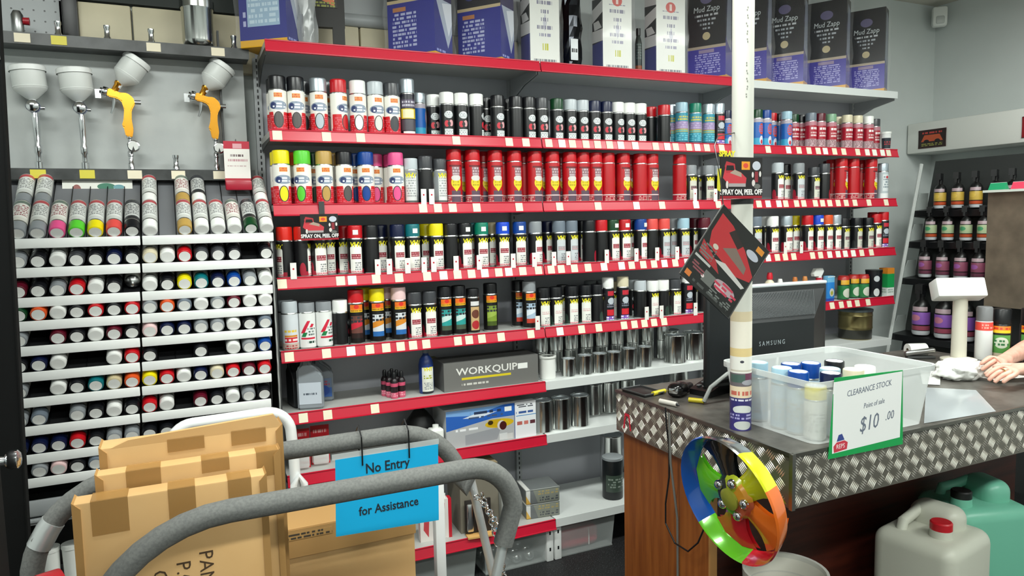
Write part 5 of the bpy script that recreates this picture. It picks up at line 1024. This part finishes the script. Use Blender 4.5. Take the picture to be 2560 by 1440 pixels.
# ------------------------------------------------------------------ painted wheel cover hung at the counter corner
cW = aty(1820, 1250, 1.50); vdir = (cW-Vector((0, 0, H))).normalized()
mimg = (_R*-.888+_U*-.458).normalized(); ph_ = math.radians(57)
nrm = (vdir*-math.cos(ph_)+(mimg-vdir*mimg.dot(vdir)).normalized()*math.sin(ph_)).normalized()
upw = (_U*.888-_R*.458); upw = (upw-nrm*upw.dot(nrm)).normalized(); xw = upw.cross(nrm).normalized()
Mw = Matrix((xw, -nrm, upw)).transposed().to_4x4()      # local -y looks along the wheel's face normal, z up the long axis
Mw.translation = cW
t = thing('painted_wheel', 'sample wheel with five spokes painted in rainbow colours, hung at the counter corner', 'wheel'); t.matrix_world = Mw
RW = .185
wc = {'blue': '1456b4', 'cyan': '3ab0e0', 'green': '6ac828', 'yellow': 'c8cc1c', 'red': 'c8202c', 'orange': 'dd6a1c', 'black': '1c1e20', 'teal': '1a6a90'}
wm = {'silver': chrome}; wm.update({k: mat('wheel '+k, v, .18, .1, coat=.6) for k, v in wc.items()})
def rimseg(a0, a1, m):
    b = MB(); n = 12; pr = [(RW*.875, .042), (RW*.962, -.006), (RW*.985, -.010), (RW, -.004), (RW*.975, .012), (RW*.89, .046)]
    V = []
    for k in range(n+1):
        a = math.radians(a0+(a1-a0)*k/n)
        for r, y in pr: V.append((r*math.cos(a), y, r*math.sin(a)))
    L_ = len(pr); b.add(V, [(k*L_+j, (k+1)*L_+j, (k+1)*L_+(j+1) % L_, k*L_+(j+1) % L_) for k in range(n) for j in range(L_)], smooth=True)
    ob('rim', b.mesh(m), t)
for a0, a1, c in ((92, 205, 'blue'), (205, 262, 'green'), (262, 318, 'red'), (318, 372, 'orange'), (12, 48, 'yellow'), (48, 92, 'silver')): rimseg(a0, a1, wm[c])
def spoke(a, m, wide=26):
    b = MB(); a = math.radians(a); V = []; n = 6
    for k in range(n+1):
        f = k/n; r = RW*(.22+.66*f); hw = math.radians(wide*(1-.30*math.sin(PI*f)))*(.30+.0*f)*RW/r*(.55+.75*f) ; y = .022+.010*f
        for s_ in (-1, -.4, .4, 1): V.append((r*math.cos(a+s_*hw), y+(.010 if abs(s_) == 1 else 0), r*math.sin(a+s_*hw)))
    for k in range(n+1): pass
    b.add(V, [(k*4+j, k*4+j+1, (k+1)*4+j+1, (k+1)*4+j) for k in range(n) for j in range(3)], smooth=True)
    b.add([(x, y+.012, z) for x, y, z in V], [((k+1)*4+j, (k+1)*4+j+1, k*4+j+1, k*4+j) for k in range(n) for j in range(3)], smooth=True)
    ob('spoke', b.mesh(m), t)
for a, c in ((22, 'yellow'), (94, 'black'), (166, 'green'), (238, 'red'), (310, 'orange')): spoke(a, wm[c], 66)
ob('hub', MB().lathe([(.0005, .012), (RW*.16, .010), (RW*.30, .004), (RW*.36, -.012)][::-1], 24, Matrix.Translation((0, .018, 0)) @ Matrix.Rotation(PI/2, 4, 'X')).mesh(pmat('hub print', 'a8b42c', [('r', .0, .3, 0, 1, '2a3230'), ('r', .3, .5, 0, 1, '6ab83a'), ('r', .5, .72, 0, 1, 'b85a3a'), ('r', .72, .86, 0, 1, 'c88a2a')], .2)), t)
ob('hub_cap', MB().lathe([(RW*.17, .010), (RW*.17, .016), (RW*.12, .019), (.0005, .020)], 24, Matrix.Translation((0, .018, 0)) @ Matrix.Rotation(PI/2, 4, 'X')).mesh(mat('hub cap olive', '9aa03c', .2, .2)), t)
for k in range(5):
    a = math.radians(58+72*k); ob('nut', MB().lathe([(.014, 0), (.014, .008), (.009, .014), (.0005, .016)], 14, Matrix.Translation((RW*.27*math.cos(a), .015, RW*.27*math.sin(a))) @ Matrix.Rotation(PI/2, 4, 'X')).mesh(chrome), t)
hk = Mw.inverted() @ Vector((CX-.006, 1.58, .93))
ob('hanger', MB().tube([(RW*.9*.2, .045, RW*.86), (hk*.5+Vector((0, .03, RW*.5))), hk], .004, 8).mesh(steel), t)
# ------------------------------------------------------------------ containers under the counter front
hd = mat('natural plastic drum', 'c3c4b6', .4); 
def jerry(loc, rz, w, d, h, m, capm_, lab, cx=-.06, dark=None):
    t = thing('jerrycan', lab, 'jerrycan', loc, rz)
    ob('body', MB().rbox((0, 0, h*.44), (w, d, h*.88), .045, 5).mesh(m), t)
    ob('handle', MB().rbox((w*.20, .01, h*.895), (w*.36, d*.62, h*.19), .042, 5).mesh(m), t)
    ob('handle_grip', MB().tube([(-w*.30, .06, h*.86), (-w*.26, .06, h*.915), (-w*.05, .06, h*.93), (w*.10, .06, h*.95)], .018, 12).mesh(m), t)
    ob('cap', MB().lathe([(.034, 0), (.034, .026), (.030, .030), (.0005, .030)], 24, Matrix.Translation((cx, -.05, h*.915))).mesh(capm_), t)
    ob('neck', MB().lathe([(.036, -.03), (.034, 0)], 24, Matrix.Translation((cx, -.05, h*.92))).mesh(m), t)
    return t
J = (1.62)
jx = xat(2325, 1.56, .3)
jerry((jx, 1.56, .0005), .18,   .30, .27, .625, hd, mat('red cap', 'b81a24', .35), 'translucent white jerrycan with red cap under the counter', -.05)
jx2 = xat(2480, 1.66, .3)
jerry((2.60, 1.63, .0005), -.3,   .30, .25, .65, mat('green drum plastic', '6fb69c', .35), mat('black drum cap', '0c0e0c', .5), 'mint green jerrycan with black cap under the counter', -.09)
t = thing('green_lid_tub', 'dark tub with bright green lid beside the mint jerrycan', 'tub', (2.90, 1.66, .0005)); ob('tub', MB().lathe([(.0005, 0), (.09, 0), (.10, .33)], 24).mesh(blackp), t); ob('lid', MB().lathe([(.106, .33), (.106, .38), (.0005, .385)], 24).mesh(mat('green lid', '12a022', .35)), t)
bx_ = xat(1945, 1.66, .45); t = thing('waste_bin', 'off-white plastic waste bin under the painted wheel', 'bin', (bx_, 1.63, .0005))
hb = .50
ob('bin', MB().lathe([(.0005, .004), (.095, .004), (.098, 0), (.102, .01), (.122, hb-.02), (.127, hb-.015), (.129, hb), (.124, hb), (.118, hb-.02), (.098, .012), (.0005, .010)], 32).mesh(mat('bin plastic', 'd3d1c6', .4)), t)
ob('liner', MB().lathe([(.1285, hb-.05), (.1305, hb+.004), (.122, hb+.003), (.116, hb-.06)], 32).mesh(mat('bin liner', 'dcdcd4', .3, alpha=.75)), t)
# ------------------------------------------------------------------ panel trolley with foam-covered hoops
foam = mat('grey foam sleeve', '6e6f6c', .9, noise=(160, '636462', .4, .62), bump=.08)
def arc(cx, cz, r, a0, a1, n=10): return [(cx+r*math.cos(math.radians(a0+(a1-a0)*k/n)), cz+r*math.sin(math.radians(a0+(a1-a0)*k/n))) for k in range(n+1)]
tr = thing('panel_trolley', 'panel trolley with two hoops padded in grey foam', 'trolley', (.25, 1.82, 0))
ox, oy = .25, 1.82
def hoop(y, xl, xr, zt_, rl, rr, foam_l, foam_r, lean_r=0, lean_l=0):
    """xl,xr: outer x of the legs; zt_: height; legs run to the deck, foam covers the top"""
    path = [(xl+lean_l, foam_l)]+[(x, z) for x, z in arc(xl+rl, zt_-rl, rl, 180, 90)]+[(x, z) for x, z in arc(xr-rr, zt_-rr, rr, 90, 0)]+[(xr+lean_r*.3, foam_r)]
    full = [(xl+lean_l*2.2, .16), (xl+lean_l, foam_l)], [(xr+lean_r*.3, foam_r), (xr+lean_r*2.0, .16)]
    ob('foam_sleeve', MB().tube([(x-ox, y-oy, z) for x, z in path], .0255, 16).mesh(foam), tr)
    for q_ in full: ob('hoop_tube', MB().tube([(x-ox, y-oy, z) for x, z in q_], .0135, 12).mesh(mat('galvanised tube', 'd4d8d8', .35, .55)), tr)
hoop(1.625, -.235, .735, 1.012, .30, .12, .60, .80, -.10, -.02)
hoop(2.0, -.372, .735, 1.012, .24, .20, .60, .86, .085, .0)
# tape on the far hoop
ob('tape', MB().tube([(-.352-ox, 2.0-oy, .865), (-.330-ox, 2.0-oy, .905), (-.318-ox, 2.0-oy, .922)], .0275, 14).mesh(mat('silver tape', 'b8bcbb', .2, .3)), tr)
ob('deck', MB().rbox((0, 0, .15), (1.05, .42, .03), .008).mesh(mat('ply deck', '8a6a44', .6)), tr)
for sx in (-.44, .44):
    for sy_ in (-.15, .15):
        w_ = ob('caster', MB().lathe([(.012, -.014), (.055, -.014), (.06, -.008), (.06, .008), (.055, .014), (.012, .014)], 20, Matrix.Translation((sx, sy_, .062)) @ Matrix.Rotation(PI/2, 4, 'X')).mesh(blackp), tr)
        ob('caster_fork', MB().box((sx, sy_, .125), (.05, .05, .02)).box((sx, sy_-.018, .09), (.03, .004, .07)).box((sx, sy_+.018, .09), (.03, .004, .07)).mesh(steel), w_)
# chain: interlocking links
def chain(pts, lab, n):
    t = thing('chain', lab, 'chain', pts[0]); P0 = Vector(pts[0]); link = None
    segs = [Vector(p)-P0 for p in pts]; L_ = [0]
    for a, b in zip(segs, segs[1:]): L_.append(L_[-1]+(b-a).length)
    for k in range(n):
        s_ = L_[-1]*(k+.5)/n; i = max(j for j in range(len(L_)-1) if L_[j] <= s_); f = (s_-L_[i])/(L_[i+1]-L_[i])
        c = segs[i].lerp(segs[i+1], f); d = (segs[i+1]-segs[i]).normalized(); q = d.to_track_quat('X', 'Z').to_matrix().to_4x4()
        l = L_[-1]/n*.78; w_ = .0075
        ring = [(l*.9*math.cos(a)*.75, w_*math.sin(a), 0) for a in [2*PI*j/12 for j in range(12)]]
        M_ = Matrix.Translation(c) @ q @ Matrix.Rotation(PI/2*(k % 2)+.4, 4, 'X')
        ob('link', MB().tube(ring, .0026, 6, M_, closed=True).mesh(chrome), t)
    return t
a = aty(1160, 1300, 1.93); 
chain([(.765, 1.965, .80), (.775, 1.90, .785), (.765, 1.80, .775), (.735, 1.70, .77), (.708, 1.655, .74)], 'steel chain strung between the two trolley hoops', 15)
chain([(.790, 1.975, .80), (.818, 1.965, .70), (.840, 1.96, .60), (.855, 1.955, .50)], 'steel chain hanging down along the far hoop leg', 17)
# cartons standing in the trolley
kraft = mat('kraft cardboard', 'cda671', .75, noise=(4, 'c49b64', .35, .7)); kraft2 = mat('kraft edge', 'a87f48', .75); tape = mat('brown packing tape', 'ad8347', .25, alpha=.42)
def carton(x0, x1, y, zt_, d, lab, tapes, lean=0, texts=(), z0=.1655, flap=0):
    w_ = x1-x0; h = zt_-z0
    t = thing('flat_carton', lab, 'carton', ((x0+x1)/2, y, z0), 0, rot=(lean, 0, 0))
    ob('carton', MB().rbox((0, 0, h/2), (w_, d, h), .004, 2).mesh(kraft), t)
    for sx in (-1, 1): ob('corner_fold', MB().prism([(sx*(w_/2-.012), h*.2), (sx*w_/2*1.0, h*.2), (sx*w_/2, h+.004), (sx*(w_/2-.016), h-.012)][::(1 if sx > 0 else -1)] if sx > 0 else [(-w_/2, h*.2), (-w_/2+.012, h*.2), (-w_/2+.016, h-.012), (-w_/2, h+.004)], -d/2-.0025, d/2+.0015).mesh(kraft2), t)
    for (tx, tw, th) in tapes:
        ob('packing_tape', MB().box((tx, -d/2-.0009, h-th/2), (tw, .001, th)).box((tx, 0, h+.0006), (tw, d, .001)).mesh(tape), t)
    if flap: ob('flap', MB().prism([(-w_/2+.02, h-.004), (w_/2, h-.004), (w_/2-.02, h+.030), (-w_/2+.06, h+.012)], -d/2, -d/2+.012).mesh(kraft), t)
    for s_, sz, x, z in texts:
        ob('lettering', text_mesh(s_, sz, mat('brown ink', '4a3620', .7), .0003, None, 0, 1.0, 'LEFT'), t, (x, -d/2-.0006, z), (0, PI/2, 0))
    return t
carton(-.238, .150, 1.735, 1.052, .055, 'front flat carton on the trolley with printed panel lettering', ((-.125, .07, .075), (.015, .055, .07), (.135, .05, .07)), 0, (('PANEL', .042, .055, .735), ('P.O.#', .042, .008, .72), ('CINCO', .042, -.040, .71)))
carton(-.200, .190, 1.800, 1.085, .045, 'middle flat carton on the trolley, slightly higher than the front one', ((-.10, .07, .04), (.05, .06, .03), (.165, .05, .06)))
carton(-.195, .205, 1.875, 1.128, .075, 'rear flat carton on the trolley with a torn top flap', ((-.02, .08, .03), (.12, .08, .035)), 0, flap=1)
# carton behind the sign
p0, p1 = aty(705, 1335, 2.13), aty(1035, 1290, 2.13)
t = thing('shipping_carton', 'large brown shipping carton on the floor behind the trolley', 'carton', ((p0.x+p1.x)/2+.0, 2.235, .0005))
w_ = p1.x-p0.x; ob('carton', MB().rbox((0, 0, .365), (w_, .21, .73), .004).mesh(kraft), t)
ob('lid', MB().box((0, 0, .732), (w_+.006, .216, .006)).box((0, -.108, .69), (w_+.006, .003, .085)).mesh(mat('carton lid', 'b78d55', .7)), t)
ob('stamp', MB().box((-w_*.3, -.1101, .712), (w_*.32, .0006, .02)).mesh(pmat('carton stamp', 'b89058', [('t', 0, 1, 0, 1, 2, 14, '4a4238')])), t)
# blue notice
a, b, c_, d_ = aty(838, 1150, 1.965), aty(1095, 1110, 1.965), aty(1097, 1300, 1.965), aty(840, 1342, 1.965)
O = (a+b+c_+d_)/4; t = thing('no_entry_notice', 'bright blue laminated no-entry notice tied to the far foam hoop', 'notice', O)
ob('sheet', MB().prism([(p.x-O.x, p.z-O.z) for p in (d_, c_, b, a)], -.0006, .0006).mesh(mat('blue paper', '18a8dc', .3)), t)
blk_ink = mat('black ink', '14202c', .6)
ob('lettering', text_mesh('No Entry', .040, blk_ink, .0003, None, 0, .85, bold=.0006), t, (.0, -.0009, .072))
ob('lettering', text_mesh('Please ask', .046, blk_ink, .0003, None, 0, .85, bold=.0006), t, (.0, -.0009, .01))
ob('lettering', text_mesh('for Assistance', .036, blk_ink, .0003, None, 0, .85, bold=.0006), t, (.0, -.0009, -.048))
ob('laminate_edge', MB().prism([(-.155, .112), (.155, .112), (.155, .128), (-.155, .128)], -.0005, .0005).mesh(mat('clear laminate', 'd6dcdc', .15, alpha=.45)), t)
for px in (905, 1022):
    q = aty(px, 1135 if px < 950 else 1118, 1.965); x = q.x-O.x
    ob('cable_tie', MB().tube([(x, -.002, .085), (x, -.003, .128), (x, .0, .165), (x, .035, .19), (x, .068, .165), (x, .04, .12), (x, .002, .10)], .0022, 6).mesh(blackp), t)
# white tubular step stool behind the cartons, white post
wt = mat('white tube', 'e3e6e6', .3)
t = thing('white_step_frame', 'white tubular step frame with hooped handle behind the cartons', 'step stool', (.12, 2.45, 0))
hp = [(x, z) for x, z in [(-.19, .02), (-.185, .90)]+arc(-.115, .937, .07, 180, 92, 8)+arc(.105, .937+.0, .075, 92, 0, 8)+[(.185, .85), (.20, .02)]]
ob('handle', MB().tube([(x, 0, z) for x, z in hp], .018, 14).mesh(wt), t)
ob('rear_frame', MB().tube([(-.17, .30, .02), (-.17, .02, .62), (.17, .02, .62), (.17, .30, .02)], .014, 10).mesh(wt), t)
for z, y in ((.24, -.02), (.48, .0)): ob('step', MB().rbox((0, y, z), (.37, .14, .025), .006).mesh(mat('grey tread', '8a8c8c', .6)), t)
ob('side_rail', MB().tube([(.215, -.02, .60), (.212, -.02, .76), (.195, -.02, .79), (.178, -.02, .76), (.17, -.02, .60)], .012, 10).mesh(wt), t)
q0 = aty(1098, 1330, 2.5); t = thing('white_post', 'square white steel post standing behind the blue notice', 'post', (q0.x, 2.5, 0)); ob('post', MB().rbox((0, 0, .33), (.038, .038, .66), .004).mesh(wt), t); ob('foot', MB().rbox((0, 0, .006), (.12, .12, .012), .003).mesh(wt), t); ob('cap', MB().rbox((0, 0, .665), (.042, .042, .012), .003).mesh(whitep), t)
# red tape roll at the cartons' edge
q = aty(185, 1370, 1.86); t = thing('red_tape_reel', 'red reel wedged beside the flat cartons', 'reel', (-.300, 1.80, .78), .35)
ob('reel', MB().lathe([(.035, -.022), (.095, -.022), (.095, .022), (.035, .022), (.035, -.022)], 28, Matrix.Rotation(PI/2, 4, 'Y')).mesh(mat('red plastic reel', 'b81c26', .3)), t); ob('core', MB().lathe([(.0345, -.03), (.0345, .03)], 20, Matrix.Rotation(PI/2, 4, 'Y')).mesh(whitep), t)
ob('bracket', MB().box((.0, .0, -.36), (.02, .03, .50)).mesh(darkgrey), t)
# ------------------------------------------------------------------ right wall: header box and sloping display rack
HXF = 4.55; p0, p1 = atx(2266, 312, HXF), atx(2266, 386, HXF)
t = thing('header_box', 'long white header box fixed to the side wall', 'header', (4.685, 2.78, p1.z))
hh = p0.z-p1.z; ob('box', MB().rbox((0, 0, hh/2), (.268, 1.22, hh), .008).mesh(mat('header white', 'dcded8', .5)), t)
q = atx(2330, 346, HXF-.003); tp = thing('brand_plate', 'small dark and orange picture plate on the white header box', 'plate', (HXF-.003, q.y, q.z))
ob('plate', MB().box((0, 0, 0), (.004, .19, .115), mi={'l': 0, '*': 1}).mesh(pmat('header plate print', '241412', [('p', [(.1, .35), (.9, .35), (.78, .72), (.22, .72)], 'b8502c'), ('t', .12, .88, .08, .26, 2, 12, '8a8a40'), ('t', .14, .86, .76, .92, 1, 12, 'b83a34'), ('e', .3, .36, .1, .1, '140c0c'), ('e', .7, .36, .1, .1, '140c0c')]), blackp), tp); ob('rim', MB().tube([(0, -.095, -.0575), (0, .095, -.0575), (0, .095, .0575), (0, -.095, .0575)], .003, 6, closed=True).mesh(mat('plate rim', '3a1418', .4)), tp)
q = atx(2560, 318, HXF-.003); tp = thing('brand_plate', 'red edged picture plate further along the header box', 'plate', (HXF-.003, q.y-.07, q.z)); ob('plate', MB().box((0, 0, 0), (.004, .16, .12)).mesh(mat('plate red', '8a1a20', .4)), tp); ob('rim', MB().tube([(0, -.08, -.06), (0, .08, -.06), (0, .08, .06), (0, -.08, .06)], .003, 6, closed=True).mesh(mat('plate rim', '3a1418')), tp)
# rack: leans back, five black ledges
Rt, Rb = Vector((4.33, 3.12, 1.93)), Vector((4.06, 3.12, .75))
t = thing('bottle_rack', 'sloping grey display rack with black ledges of bottles', 'rack', (4.06, 3.12, 0)); O = Vector((4.06, 3.12, 0)); LY = -1.05
def on(z): return Rb.x+(Rt.x-Rb.x)*(z-Rb.z)/(Rt.z-Rb.z)
ob('side_rail', MB().tube([(0, 0, .0), Rb-O, Rt-O], .012, 8).mesh(mat('pale grey rail', 'c3c8c5', .45)), t)
ob('side_rail', MB().tube([(0, LY, .0), Rb-O+Vector((0, LY, 0)), Rt-O+Vector((0, LY, 0))], .012, 8).mesh(mat('pale grey rail', 'c3c8c5')), t)
ob('back_panel', MB().prism([(on(.1)-4.06+.13, .1), (on(.1)-4.06+.14, .1), (on(1.95)-4.06+.14, 1.95), (on(1.95)-4.06+.13, 1.95)], LY, 0).mesh(mat('rack back dark', '2c2f2e', .6)), t)
ledges = [1.645, 1.45, 1.22, .87]
for z in ledges:
    xx = on(z)-4.06
    l = ob('ledge', MB().prism([(0, -.05), (.13, -.065), (.13, .0), (0, -.012)], LY+.01, -.005, Matrix.Translation((xx, 0, z))).mesh(blackp), t)
    ob('end_plate', MB().prism([(0.002, -.01), (.13, 0), (.135, .10), (.06, .10)], -.004, .001, Matrix.Translation((xx, 0, z))).mesh(mat('rack plate', 'a3aaa7', .5)), l)
# bottles on the ledges
def pack(px, z, cols, lab, group, s=1.0, hz=0):
    yk = None
    x = on(z)+.055; q = atx(px, 500, x); y = q.y
    if y < 3.12+LY+.03 or y > 3.09: return
    tt = thing('care_bottle', lab, 'bottle', (x, y, z+.0005), -1.2, group)
    r = .027*s
    ob('bottle', MB().lathe([(.0005, 0), (r*.9, 0), (r, .006*s), (r, .09*s), (r*.75, .105*s), (r*.35, .115*s), (r*.35, .13*s)], 18, vr=(0, .1*s)).mesh(pmat('care '+''.join(cols), '141414', [('r', .25, .75, .0, .14, 'c8ccd0'), ('r', .25, .75, .16, .30, cols[1]), ('r', .25, .75, .34, .74, cols[0]), ('e', .42, .56, .1, .1, cols[2]), ('r', .35, .65, .78, .92, 'b09aa0')])), tt)
    ob('trigger_cap', MB().lathe([(r*.42, .125*s), (r*.42, .14*s), (.0005, .141*s)], 12).box((-.004, -.012, .15*s), (.022*s, .050*s, .030*s)).box((-.004, -.03*s, .132*s), (.010*s, .010*s, .03*s)).mesh(blackp), tt)
rows = [(1.645, (2350, 2394, 2440, 2488, 2532), ('c8a848', 'c0502c', 'd8b850'), 'amber and black care bottle on the topmost rack ledge', 1.3),
        (1.45, (2330, 2372, 2418, 2462, 2508), ('a8b890', 'b8502c', '4a9a6a'), 'green and orange care bottle on the second rack ledge', 1.25),
        (1.22, (2318, 2362, 2408, 2452, 2500), ('8a4a60', '6a3a4c', '9a5aa0'), 'plum coloured care bottle on the third rack ledge', 1.4),
        (.87, (2312, 2370, 2425, 2480), ('8a5ab0', '9a4a5c', 'c07a90'), 'large purple care bottle on the bottom rack ledge', 1.9)]
for z, pxs, cols, lab, s in rows:
    for px in pxs: pack(px, z, cols, lab, lab, s)
# mottled steel stand with a card ledge
Xs = 3.80; a, b, c_ = atx(2472, 482, Xs), atx(2600, 470, Xs), atx(2472, 765, Xs)
t = thing('steel_stand', 'mottled brushed steel sheet stand with a ledge of cards', 'display stand', (Xs, (a.y+2.0)/2, 0)); yc = (a.y+2.0)/2; L2 = a.y-yc
ob('sheet', MB().box((0, 0, (a.z+c_.z)/2), (.012, 2*L2, a.z-c_.z)).mesh(mat('mottled steel', '8d8372', .45, .6, noise=(9, '6f675a', .35, .7))), t)
for sy_ in (-1, 1): ob('leg', MB().tube([(.02, sy_*(L2-.01), 0), (.012, sy_*(L2-.01), a.z)], .010, 8).mesh(steel), t)
ob('ledge', MB().box((.0, 0, a.z+.006), (.10, 2*L2, .012)).mesh(mat('pale ledge', 'cdd4cc', .3)), t)
for k, (dy, c, lab) in enumerate(((-.0, '1c8a5c', 'green folded card on the steel stand ledge'), (-.11, 'c83a54', 'red folded card on the steel stand ledge'), (-.22, 'c8c4bc', 'pale folded card on the steel stand ledge'))):
    cd = thing('price_card', lab, 'card', (Xs-.02, a.y-.06+dy, a.z+.0125)); ob('card', MB().prism([(-.02, 0), (.02, 0), (.001, .035), (-.001, .035)], -.04, .04).mesh(mat('card '+c, c, .5)), cd); ob('fold', MB().tube([(0, -.04, .035), (0, .04, .035)], .001, 5).mesh(whitep), cd)
# ------------------------------------------------------------------ person at the counter's end: hands on the carrier bag
def skin_body(verts, edges, root=0, sub=2):
    me = bpy.data.meshes.new('sk'); me.from_pydata([v[0] for v in verts], edges, [])
    o = bpy.data.objects.new('sk', me); C.objects.link(o)
    o.modifiers.new('s', 'SKIN'); sd = o.modifiers.new('d', 'SUBSURF'); sd.levels = sub; sd.render_levels = sub
    for i, v in enumerate(verts):
        r = v[1]; d = me.skin_vertices[0].data[i]; d.radius = (r, r) if not isinstance(r, tuple) else r; d.use_root = (i == root)
    dg = bpy.context.evaluated_depsgraph_get(); m2 = bpy.data.meshes.new_from_object(o.evaluated_get(dg))
    bpy.data.objects.remove(o)
    for f in m2.polygons: f.use_smooth = True
    return m2
V = []; Ed = []
def node(p, r, par=None):
    V.append((tuple(p), r)); i = len(V)-1
    if par is not None: Ed.append((par, i))
    return i
bx0, by0 = 3.72, 1.70
pel = node((bx0, by0, .95), (.13, .16)); wa = node((bx0-.01, by0, 1.10), (.12, .15), pel); chn = node((bx0-.02, by0, 1.30), (.13, .18), wa); sho = node((bx0-.02, by0, 1.43), (.10, .13), chn)
nk = node((bx0-.03, by0, 1.52), .058, sho); hd0 = node((bx0-.06, by0, 1.60), .085, nk); hd1 = node((bx0-.06, by0, 1.69), (.098, .083), hd0); node((bx0-.05, by0, 1.76), .062, hd1)
for s_ in (-1, 1):
    hp_ = node((bx0, by0+s_*.10, .88), .10, pel); kn = node((bx0-.02, by0+s_*.11, .50), .068, hp_); an = node((bx0+.01, by0+s_*.11, .09), .045, kn); node((bx0-.14, by0+s_*.12, .045), .04, an)
def hand(wr, d, n, side, par, curl=.5):
    """palm and five fingers; d: pointing direction, n: back-of-hand normal, side: +1 thumb towards +w"""
    d = Vector(d).normalized(); n = Vector(n); n = (n-d*n.dot(d)).normalized(); w = n.cross(d)*side
    pm = node(wr+d*.035, (.026, .018), par); pk_ = node(wr+d*.075, (.030, .015), pm)
    for k, (o_, L_) in enumerate(((.028, .072), (.0095, .082), (-.0095, .076), (-.028, .060))):
        b0 = wr+d*.085+w*o_; j = node(b0, .0098, pk_); dd = (d*math.cos(curl*.6)-n*math.sin(curl*.6)); p1 = b0+dd*L_*.45; j = node(p1, .0090, j)
        dd = (d*math.cos(curl*1.6)-n*math.sin(curl*1.6)); p2 = p1+dd*L_*.33; j = node(p2, .0082, j); dd = (d*math.cos(curl*2.4)-n*math.sin(curl*2.4)); node(p2+dd*L_*.24, .0068, j)
    tb = wr+d*.03+w*.030; j = node(tb, .0125, pm); p1 = tb+(d*.75+w*.6-n*.25).normalized()*.036; j = node(p1, .0108, j); node(p1+(d*.95+w*.15-n*.3).normalized()*.030, .0088, j)
# far arm (upper hand in view) and near arm
qa = aty(2505, 912, 1.66); qb = aty(2500, 950, 1.53)
for s_, wrp, dv in ((1, Vector((2.88, 1.70, 1.05)), Vector((-1, -.22, -.03))), (-1, Vector((2.76, 1.56, 1.045)), Vector((-1, .10, .03)))):
    sh_ = node((bx0-.03, by0+s_*.19, 1.38), .068, sho); el = node((bx0-.34, by0+s_*.17, 1.03), .047, sh_); fa = node(Vector((bx0-.34, by0+s_*.17, 1.03)).lerp(wrp, .35), .043, el)
    wr_ = node(wrp, (.027, .023), fa); hand(wrp, dv, (0, -.35, 1) if s_ < 0 else (.1, -.6, .8), 1 if s_ > 0 else -1, wr_, .42)
me = skin_body(V, Ed)
skin = mat('skin', 'deae9b', .5, noise=(30, 'd29c88', .4, .65)); shirt = mat('dark work shirt', '16181c', .85); trou = mat('dark trousers', '20242c', .85); shoe = mat('black shoes', '0e0e0e', .5)
for m in (skin, shirt, trou, shoe): me.materials.append(m)
for f in me.polygons:
    c = f.center
    f.material_index = 3 if c.z < .09 else 2 if c.z < .97 and c.x > 3.45 else 0 if (c.z > 1.50 or c.x < 3.42) else 1
pn = thing('person', 'person in dark shirt with both hands on the white carrier bag', 'person', (bx0, by0, 0))
for v in me.vertices: v.co -= Vector((bx0, by0, 0))
ob('body', me, pn)
hr = MB().lathe([(.098, -.02), (.103, .03), (.092, .075), (.055, .105), (.0005, .113)], 22, Matrix.Translation((-.035, 0, 1.69)), sy=.9).mesh(mat('brown hair', '2a1e16', .8)); ob('hair', hr, pn)
for s_ in (-1, 1):
    e = ob('eye', MB().lathe([(.0005, -.012)]+[(.012*math.cos(a), .012*math.sin(a)) for a in [x*PI/8 for x in range(-3, 4)]]+[(.0005, .012)], 12, Matrix.Translation((-.148, s_*.031, 1.672))).mesh(mat('eye white', 'e8e6e0', .2)), pn)
    ob('ear', MB().rbox((-.055, s_*.088, 1.655), (.035, .02, .06), .008).mesh(skin), pn)
ob('nose', MB().tube([(-.148, 0, 1.675), (-.172, 0, 1.64), (-.150, 0, 1.628)], [.008, .014, .010], 10).mesh(skin), pn)
ob('mouth', MB().rbox((-.146, 0, 1.597), (.012, .045, .010), .004).mesh(mat('lips', 'a8605a', .5)), pn)
ob('watch', MB().lathe([(.036, -.014), (.038, -.012), (.038, .012), (.036, .014)], 20, Matrix.Translation((2.80-bx0, 1.556-by0, 1.048)) @ Matrix.Rotation(PI/2, 4, 'Y')).mesh(mat('watch strap', '15151a', .4)), pn)
ob('ring', MB().lathe([(.0112, -.003), (.0118, 0), (.0112, .003)], 14, Matrix.Translation((2.655-bx0, 1.578-by0, 1.045)) @ Matrix.Rotation(PI/2, 4, 'Y')).mesh(mat('gold ring', 'd8b04c', .25, 1)), pn)
